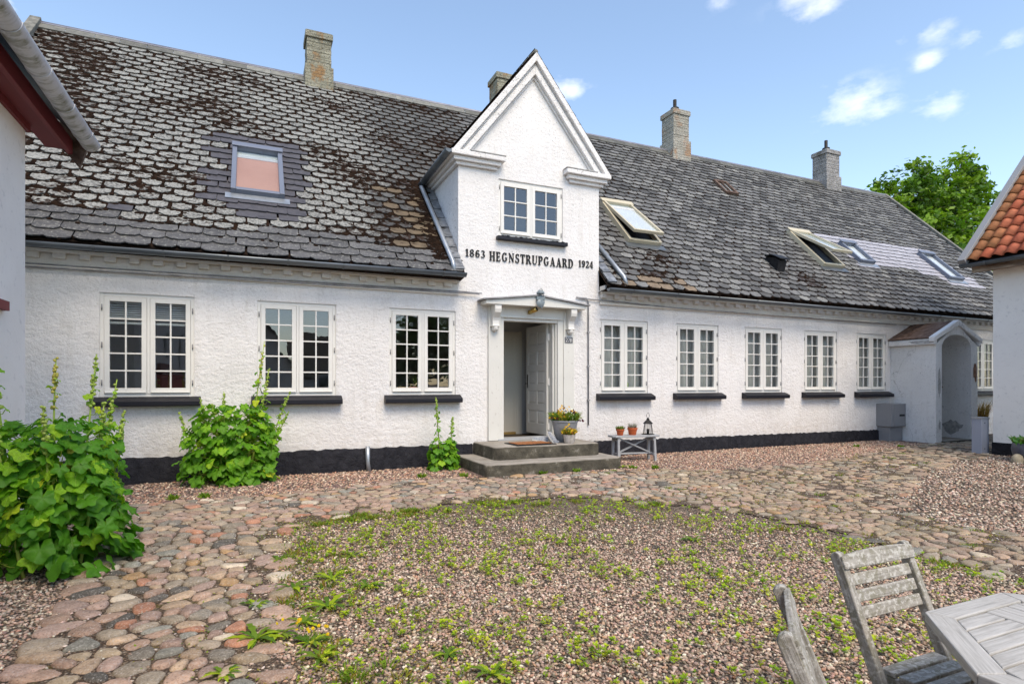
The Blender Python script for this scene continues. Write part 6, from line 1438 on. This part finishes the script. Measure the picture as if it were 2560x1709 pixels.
cnt = 0
while cnt < 2100:
    x, y = r.uniform(.3, 5.3), r.uniform(-8.3, -3.3)
    if inpoly(x, y, COB): continue
    n_ = fn_n(x, y, 0, 1.1) + .5 * fn_n(x, y, 4, 3.0)
    if n_ * 1.5 < r.uniform(-.60, .40) + .10 * max(0, x - 2.5) - .15 * (y < -6.0): continue
    nn = r.choice((1, 1, 1, 2, 3, 4)); 
    for _ in range(nn): seedling(x + r.gauss(0, .018), y + r.gauss(0, .02), r.uniform(.034, .060))
    cnt += 1
for _ in range(320):                                              # scattered over the far gravel
    x, y = r.uniform(3.5, 6.8), r.uniform(-8.2, -5)
    if not inpoly(x, y, COB): seedling(x, y, r.uniform(.03, .05))
o = ob('seedlings', wd, 'weed'); stuff(o); tag(o, 'bright green seedlings sprouting through the gravel', 'weeds')
gt = MB()
EDGE = [(.20, -7.4), (.15, -6.6), (.10, -5.4), (.23, -3.49), (1.07, -3.11), (2.49, -3.05), (3.73, -3.32), (4.98, -4.4), (5.39, -5.6), (5.41, -7.1)]
GRC = [(.10, .20, .015), (.16, .27, .02), (.22, .30, .03), (.28, .28, .04), (.30, .20, .04)]
for _ in range(330):
    k = r.randrange(len(EDGE) - 1); s = r.random(); (ax, ay), (bx_, by) = EDGE[k], EDGE[k + 1]; w_ = .30 if k < 3 else .22
    x = ax + (bx_ - ax) * s; y = ay + (by - ay) * s; cx_, cy_ = 2.8 - x, -5.8 - y; l = math.hypot(cx_, cy_); q = abs(r.gauss(0, w_)) + .03; x += cx_ / l * q; y += cy_ / l * q
    if fn_n(x, y, 7, 2.0) < (-.12 if k < 6 else .22): continue
    blades(gt, r.randint(18, 46), .055, r.uniform(.025, .055), .05, r.sample(GRC, 3), r.random(), .0028, (x, y, gz(x, y)), True)
for _ in range(90):                                               # tufts and moss between the cobbles
    x, y = r.uniform(-1.0, 12), r.uniform(-7, -1.3)
    if inpoly(x, y, COB) and (x > 4 or r.random() < .25): blades(gt, r.randint(14, 34), .06, .03, .04, r.sample(GRC, 3), r.random(), .003, (x, y, gz(x, y) + .01), True)
for x, y in ((-.55, -1.55), (-.9, -1.5), (2.3, -1.1), (2.9, -1.3), (5.75, -1.62), (4.1, -1.56), (4.7, -1.57), (3.35, -1.2), (6.1, -1.75), (12.3, -.9), (13.2, -1.3)): blades(gt, 40, .05, .07, .05, GRC[:3], r.random(), .008, (x, y, gz(x, y)), True)
o = ob('grass', gt, 'weed'); stuff(o); tag(o, 'low grass and moss along the edge of the cobbles', 'grass')
mt = MB()
for _ in range(15000):
    k = r.randrange(len(EDGE) - 1); s_ = r.random(); (ax, ay), (bx_, by) = EDGE[k], EDGE[k + 1]; x = ax + (bx_ - ax) * s_; y = ay + (by - ay) * s_
    cx_, cy_ = 2.8 - x, -5.8 - y; l = math.hypot(cx_, cy_); q = r.gauss(.18, .42); x += cx_ / l * q; y += cy_ / l * q
    if fn_n(x, y, 5, 1.6) + .6 * fn_n(x, y, 9, 5.0) < (.02 if k < 6 else .15): continue
    c = r.choice([(.34, .30, .04), (.30, .38, .04), (.24, .36, .03), (.38, .27, .05), (.20, .30, .03)]); z = gz(x, y) + r.uniform(.004, .022); a = r.uniform(0, 6.28); sz = r.uniform(.006, .014); d = Vector((math.cos(a), math.sin(a), r.uniform(-.2, .7))) * sz; e = Vector((-math.sin(a), math.cos(a), 0)) * sz * .5; p = Vector((x, y, z))
    mt.add([p - d, p + e, p + d, p - e], [(0, 1, 2, 3)], col=c)
for _ in range(26000):                                            # the same growth over the joints of the far cobbles
    x, y = r.uniform(4.5, 14.5), r.uniform(-6.5, -1.3)
    if not inpoly(x, y, COB) or fn_n(x, y, 3, .8) + .7 * fn_n(x, y, 6, 3.0) < .22: continue
    c = r.choice([(.30, .24, .04), (.26, .27, .04), (.34, .22, .06), (.22, .14, .06), (.28, .32, .05)]); z = gz(x, y) + r.uniform(.008, .028); a = r.uniform(0, 6.28); sz = r.uniform(.008, .018); d = Vector((math.cos(a), math.sin(a), r.uniform(-.2, .5))) * sz; e = Vector((-math.sin(a), math.cos(a), 0)) * sz * .55; p = Vector((x, y, z))
    mt.add([p - d, p + e, p + d, p - e], [(0, 1, 2, 3)], col=c)
o = ob('ground_cover', mt, 'weed'); stuff(o); tag(o, 'yellow green creeping weeds in mats on the gravel edge and cobbles', 'weeds')
# dandelion rosettes one can point at
def rosette(x, y, s, seed, flower=False, lab=None):
    alone = not flower and (x > .75 and not (y > -3.6 and x < 5))
    t = thing('dandelion', lab or ('dandelion rosette with small yellow flowers at the cobble edge' if flower else 'dandelion rosette alone in the open gravel' if alone else 'dandelion rosette with toothed leaves at the cobble edge'), 'weed', (x, y, gz(x, y)), 0, None if lab else 'dandelions with flowers' if flower else 'dandelions in the open gravel' if alone else 'dandelions along the cobbles'); m = MB(); rr_ = random.Random(seed)
    for i in range(11):
        a = i * 2.4 + rr_.uniform(-.3, .3); L_ = s * rr_.uniform(.6, 1.1); up = rr_.uniform(.25, .9); c = rr_.choice(GRC[:3] + LG[:1]); P = []
        n_ = 7
        for j in range(n_ + 1):
            q = j / n_; w = L_ * .13 * (math.sin(math.pi * (q * .9 + .08)) ** .7) * (1 if j % 2 else .6); d = q * L_; z = L_ * up * (q - .75 * q * q) + .006
            for sg in (-1, 1): P.append((math.cos(a) * d - math.sin(a) * w * sg, math.sin(a) * d + math.cos(a) * w * sg, z + abs(w) * .3))
        m.add(P, [(2 * j, 2 * j + 1, 2 * j + 3, 2 * j + 2) for j in range(n_)], col=c)
    ob('leaves', m, 'weed', t)
    if flower:
        f_ = MB(); petals(f_, 7, (.05, 0, .04), .09, .06, [(.8, .55, .01)], seed, .012); stuff(ob('flowers', f_, 'weed', t))
for i, (px_, py_, s, fl) in enumerate(((640, 1600, .17, 0), (700, 1590, .14, 1), (775, 1610, .13, 1), (830, 1450, .15, 0), (735, 1475, .17, 0), (820, 1520, .18, 0), (740, 1320, .12, 0), (880, 1390, .12, 0), (920, 1470, .14, 0), (640, 1515, .12, 0), (700, 1400, .11, 0), (560, 1690, .12, 0), (1120, 1640, .11, 0), (1730, 1352, .14, 0), (800, 1650, .14, 0), (1230, 1690, .12, 0), (760, 1560, .13, 0))):
    p = ground_at(px_, py_); rosette(p[0], p[1], s, 100 + i, bool(fl))
p = ground_at(1555, 1168); rosette(p[0], p[1] - .02, .16, 55, False, 'bright green weed at the corner of the lower concrete step')

# ================================================================== TREES
def tree(label, base, trunk_h, lobes, nleaf, leafsize, seed, cols, group=None):
    t = thing('tree', label, 'tree', base, 0, group); r = random.Random(seed); rs_ = np.random.RandomState(seed)
    tm = MB(); top_ = Vector((0, 0, trunk_h)); tm.tube([(0, 0, -.3), (.05, 0, trunk_h * .4), top_], [.40, .32, .24], 10)
    for (c, rad) in lobes:
        c = Vector(c); st_ = Vector((0, 0, trunk_h * r.uniform(.5, 1))); mid_ = (st_ + c) / 2 + Vector((0, 0, -.4)); tm.tube([st_, mid_, c], [.16, .10, .03], 6)
        for _ in range(7):
            d = Vector((r.gauss(0, 1), r.gauss(0, 1), r.gauss(.3, .8))).normalized(); tm.tube([c * .7 + mid_ * .3, c + d * rad * .5, c + d * rad * 1.02], [.05, .03, .008], 5)
    ob('trunk', tm, 'bark', t, True)
    vol = np.array([l[1] ** 2 for l in lobes]); vol /= vol.sum(); V = []; C = []
    nclump = nleaf // 26
    li = rs_.choice(len(lobes), nclump, p=vol)
    for k in li:
        c, rad = np.array(lobes[k][0]), lobes[k][1]; d = rs_.normal(0, 1, 3); d /= np.linalg.norm(d); rr_ = rad * (rs_.uniform(.35, 1.0) ** .5) * rs_.uniform(.85, 1.12); cc_ = c + d * rr_ * np.array([1, 1, .85])
        n_ = 26; pts = cc_ + rs_.normal(0, 1, (n_, 3)) * np.array([.30, .30, .20]) * (leafsize / .16) * .8; base_c = np.array(cols[rs_.randint(len(cols))]) * rs_.uniform(.75, 1.25)
        nn = d * .4 + rs_.normal(0, .6, (n_, 3)) + np.array([0, 0, .5]); nn /= np.linalg.norm(nn, axis=1)[:, None]; t1 = np.cross(nn, rs_.normal(0, 1, (n_, 3))); t1 /= np.linalg.norm(t1, axis=1)[:, None]; t2 = np.cross(nn, t1); s = leafsize * rs_.uniform(.7, 1.3, (n_, 1))
        q = np.stack([pts - t1 * s, pts + t2 * s * .55, pts + t1 * s, pts - t2 * s * .55], 1); V.append(q.reshape(-1, 3)); C.append(np.repeat(base_c[None] * rs_.uniform(.85, 1.15, (n_, 1)), 4, 0))
    V = np.concatenate(V); C = np.concatenate(C); Fc = np.arange(len(V)).reshape(-1, 4); link('crown', big_mesh('crown', V, Fc, C), 'tree_leaf', t); return t
TCOL = [(.10, .20, .014), (.14, .25, .016), (.07, .15, .012), (.18, .29, .022), (.05, .11, .01)]
tr1 = tree('leafy green tree rising behind the roof end of the house', (37.7, 12.0, 0), 6.0,
     [((-5.2, 0, 10.6), 1.7), ((-2.8, 0, 11.8), 1.9), ((-.4, 0, 12.2), 1.8), ((1.6, 0, 13.4), 1.5), ((1.2, 0, 10.6), 3.0), ((4.6, 0, 11.6), 1.9), ((4.6, -.5, 8.6), 3.0), ((7.4, 0, 10.6), 1.8), ((-3.0, -.5, 8.6), 3.0), ((9.6, 0, 11.6), 1.2), ((2.2, 0, 15.0), .6), ((-6.9, 0, 11.0), .7), ((-1.5, 0, 13.9), .6), ((3.4, 0, 13.8), .7), ((6.4, 0, 12.8), .6), ((1.2, -1, 6.4), 3.4), ((8.2, 0, 7.4), 2.6), ((10.4, 0, 9.4), 1.9), ((12.0, 0, 11.2), 1.0)],
     42000, .15, 4, TCOL); tr1.scale = (1.16, 1.1, 1.02)
# what the front windows mirror: the range across the yard and a tree beside it
bn = thing('barn', 'white gabled barn with dark tiled roof across the yard', 'building', (1.0, -21.0, 0))
q = MB(); q.box(-6.0, .9, -5, 0, -.3, 2.4); q.add([(-3.4, 0.001, 2.4), (.9, 0.001, 2.4), (-1.25, .001, 4.9)], [(2, 1, 0)]); q.box(.9, 4.6, -6, -.8, -.3, 1.9); ob('wall', q, 'render_left', bn)
q = MB()
for s in (-1, 1): q.prism([(-1.25, 5.05), (-1.25 + s * 2.5, 2.15), (-1.25 + s * 2.5, 2.0), (-1.25, 4.88)][::s], lambda x, z, y: (x, y, z), -5, .3)
q.prism([(-.6, 1.85), (-3.4, 4.2), (-3.4, 4.0), (-.75, 1.75)], lambda y, z, x: (x, y, z), .9, 4.8); ob('roof', q, 'dark_tile', bn)
q = MB(); q.box(-1.9, -1.0, .002, .04, .8, 1.9); q.box(2.0, 2.9, -.8, -.76, .7, 1.6); ob('window', q, 'black', bn)
tree('broad green tree beside the barn across the yard', (7.6, -21.5, 0), 2.6, [((0, 0, 4.2), 2.2), ((1.8, 0, 5.2), 2.0), ((-1.6, 0, 3.4), 1.5), ((3.2, 0, 3.4), 1.9), ((.8, 0, 6.4), 1.5), ((-.4, 0, 2.4), 1.7)], 9000, .17, 8, [(.07, .14, .015), (.10, .18, .02), (.05, .11, .012)]).scale = (1, 1, .78)

# ================================================================== SMALL THINGS BEHIND THE PANES
def sill_thing(name, label, cat, x, mb, mat, y=.22): 
    o = ob(name, mb, mat, None, True); o.location = (x, y, WZ0 + .02); tag(o, label, cat); return o
sill_thing('basket', 'yellow woven basket on the windowsill left of the door', 'basket', 2.33, MB().lathe([(.08, 0), (.10, .10), (.105, .12), (.09, .12)], n=14), 'basket')
sill_thing('flower_pot', 'terracotta pot on the windowsill behind the basket window', 'flower pot', 2.52, MB().lathe([(.05, 0), (.07, .09), (.078, .092), (.08, .12), (.06, .12)], n=14), 'terracotta')
def bottle(h, r_): return MB().lathe([(r_ * .9, 0), (r_, .01), (r_, h * .6), (r_ * .35, h * .78), (r_ * .35, h)], n=12)
sill_thing('bottle', 'small pale bottle in the window over the bench', 'bottle', 6.28, bottle(.22, .035), 'bottle_clear', .125)
sill_thing('bottle', 'green glass bottle in the window over the bench', 'bottle', 6.84, bottle(.30, .05), 'bottle_green', .125)
q = MB(); blades(q, 60, .04, .42, .14, [(.12, .18, .02), (.16, .22, .04)], 77, .010, (0, 0, 0), True); pl_ = sill_thing('house_plant', 'spiky green house plant behind the window left of the door', 'plant', 2.72, q, 'weed', .6)
pl_.location.z = 1.15
sb_ = thing('sideboard', 'red brown cabinet inside the window nearest the outbuilding', 'cabinet', (-.95, 1.2, .36)); ob('body', MB().box(-.5, .5, -.25, .25, 0, 1.15), 'cabinet_red', sb_, bevel=.01); ob('top', MB().box(-.53, .53, -.27, .27, 1.15, 1.19), 'cabinet_red', sb_)
pt_ = thing('plant_stand', 'wooden plant stand inside the window left of the door', 'table', (2.72, .6, .36)); ob('top', MB().box(-.18, .18, -.15, .15, .75, .79), 'basket', pt_)
for s1 in (-1, 1):
    for s2 in (-1, 1): ob('leg', MB().box(s1 * .14 - .015, s1 * .14 + .015, s2 * .11 - .015, s2 * .11 + .015, 0, .75), 'basket', pt_)
for o in COL.objects:
    if o.name.split('.')[0] == 'gravel' and o.parent is None: tag(o, 'loose pinkish grey gravel stones over the yard', 'gravel')
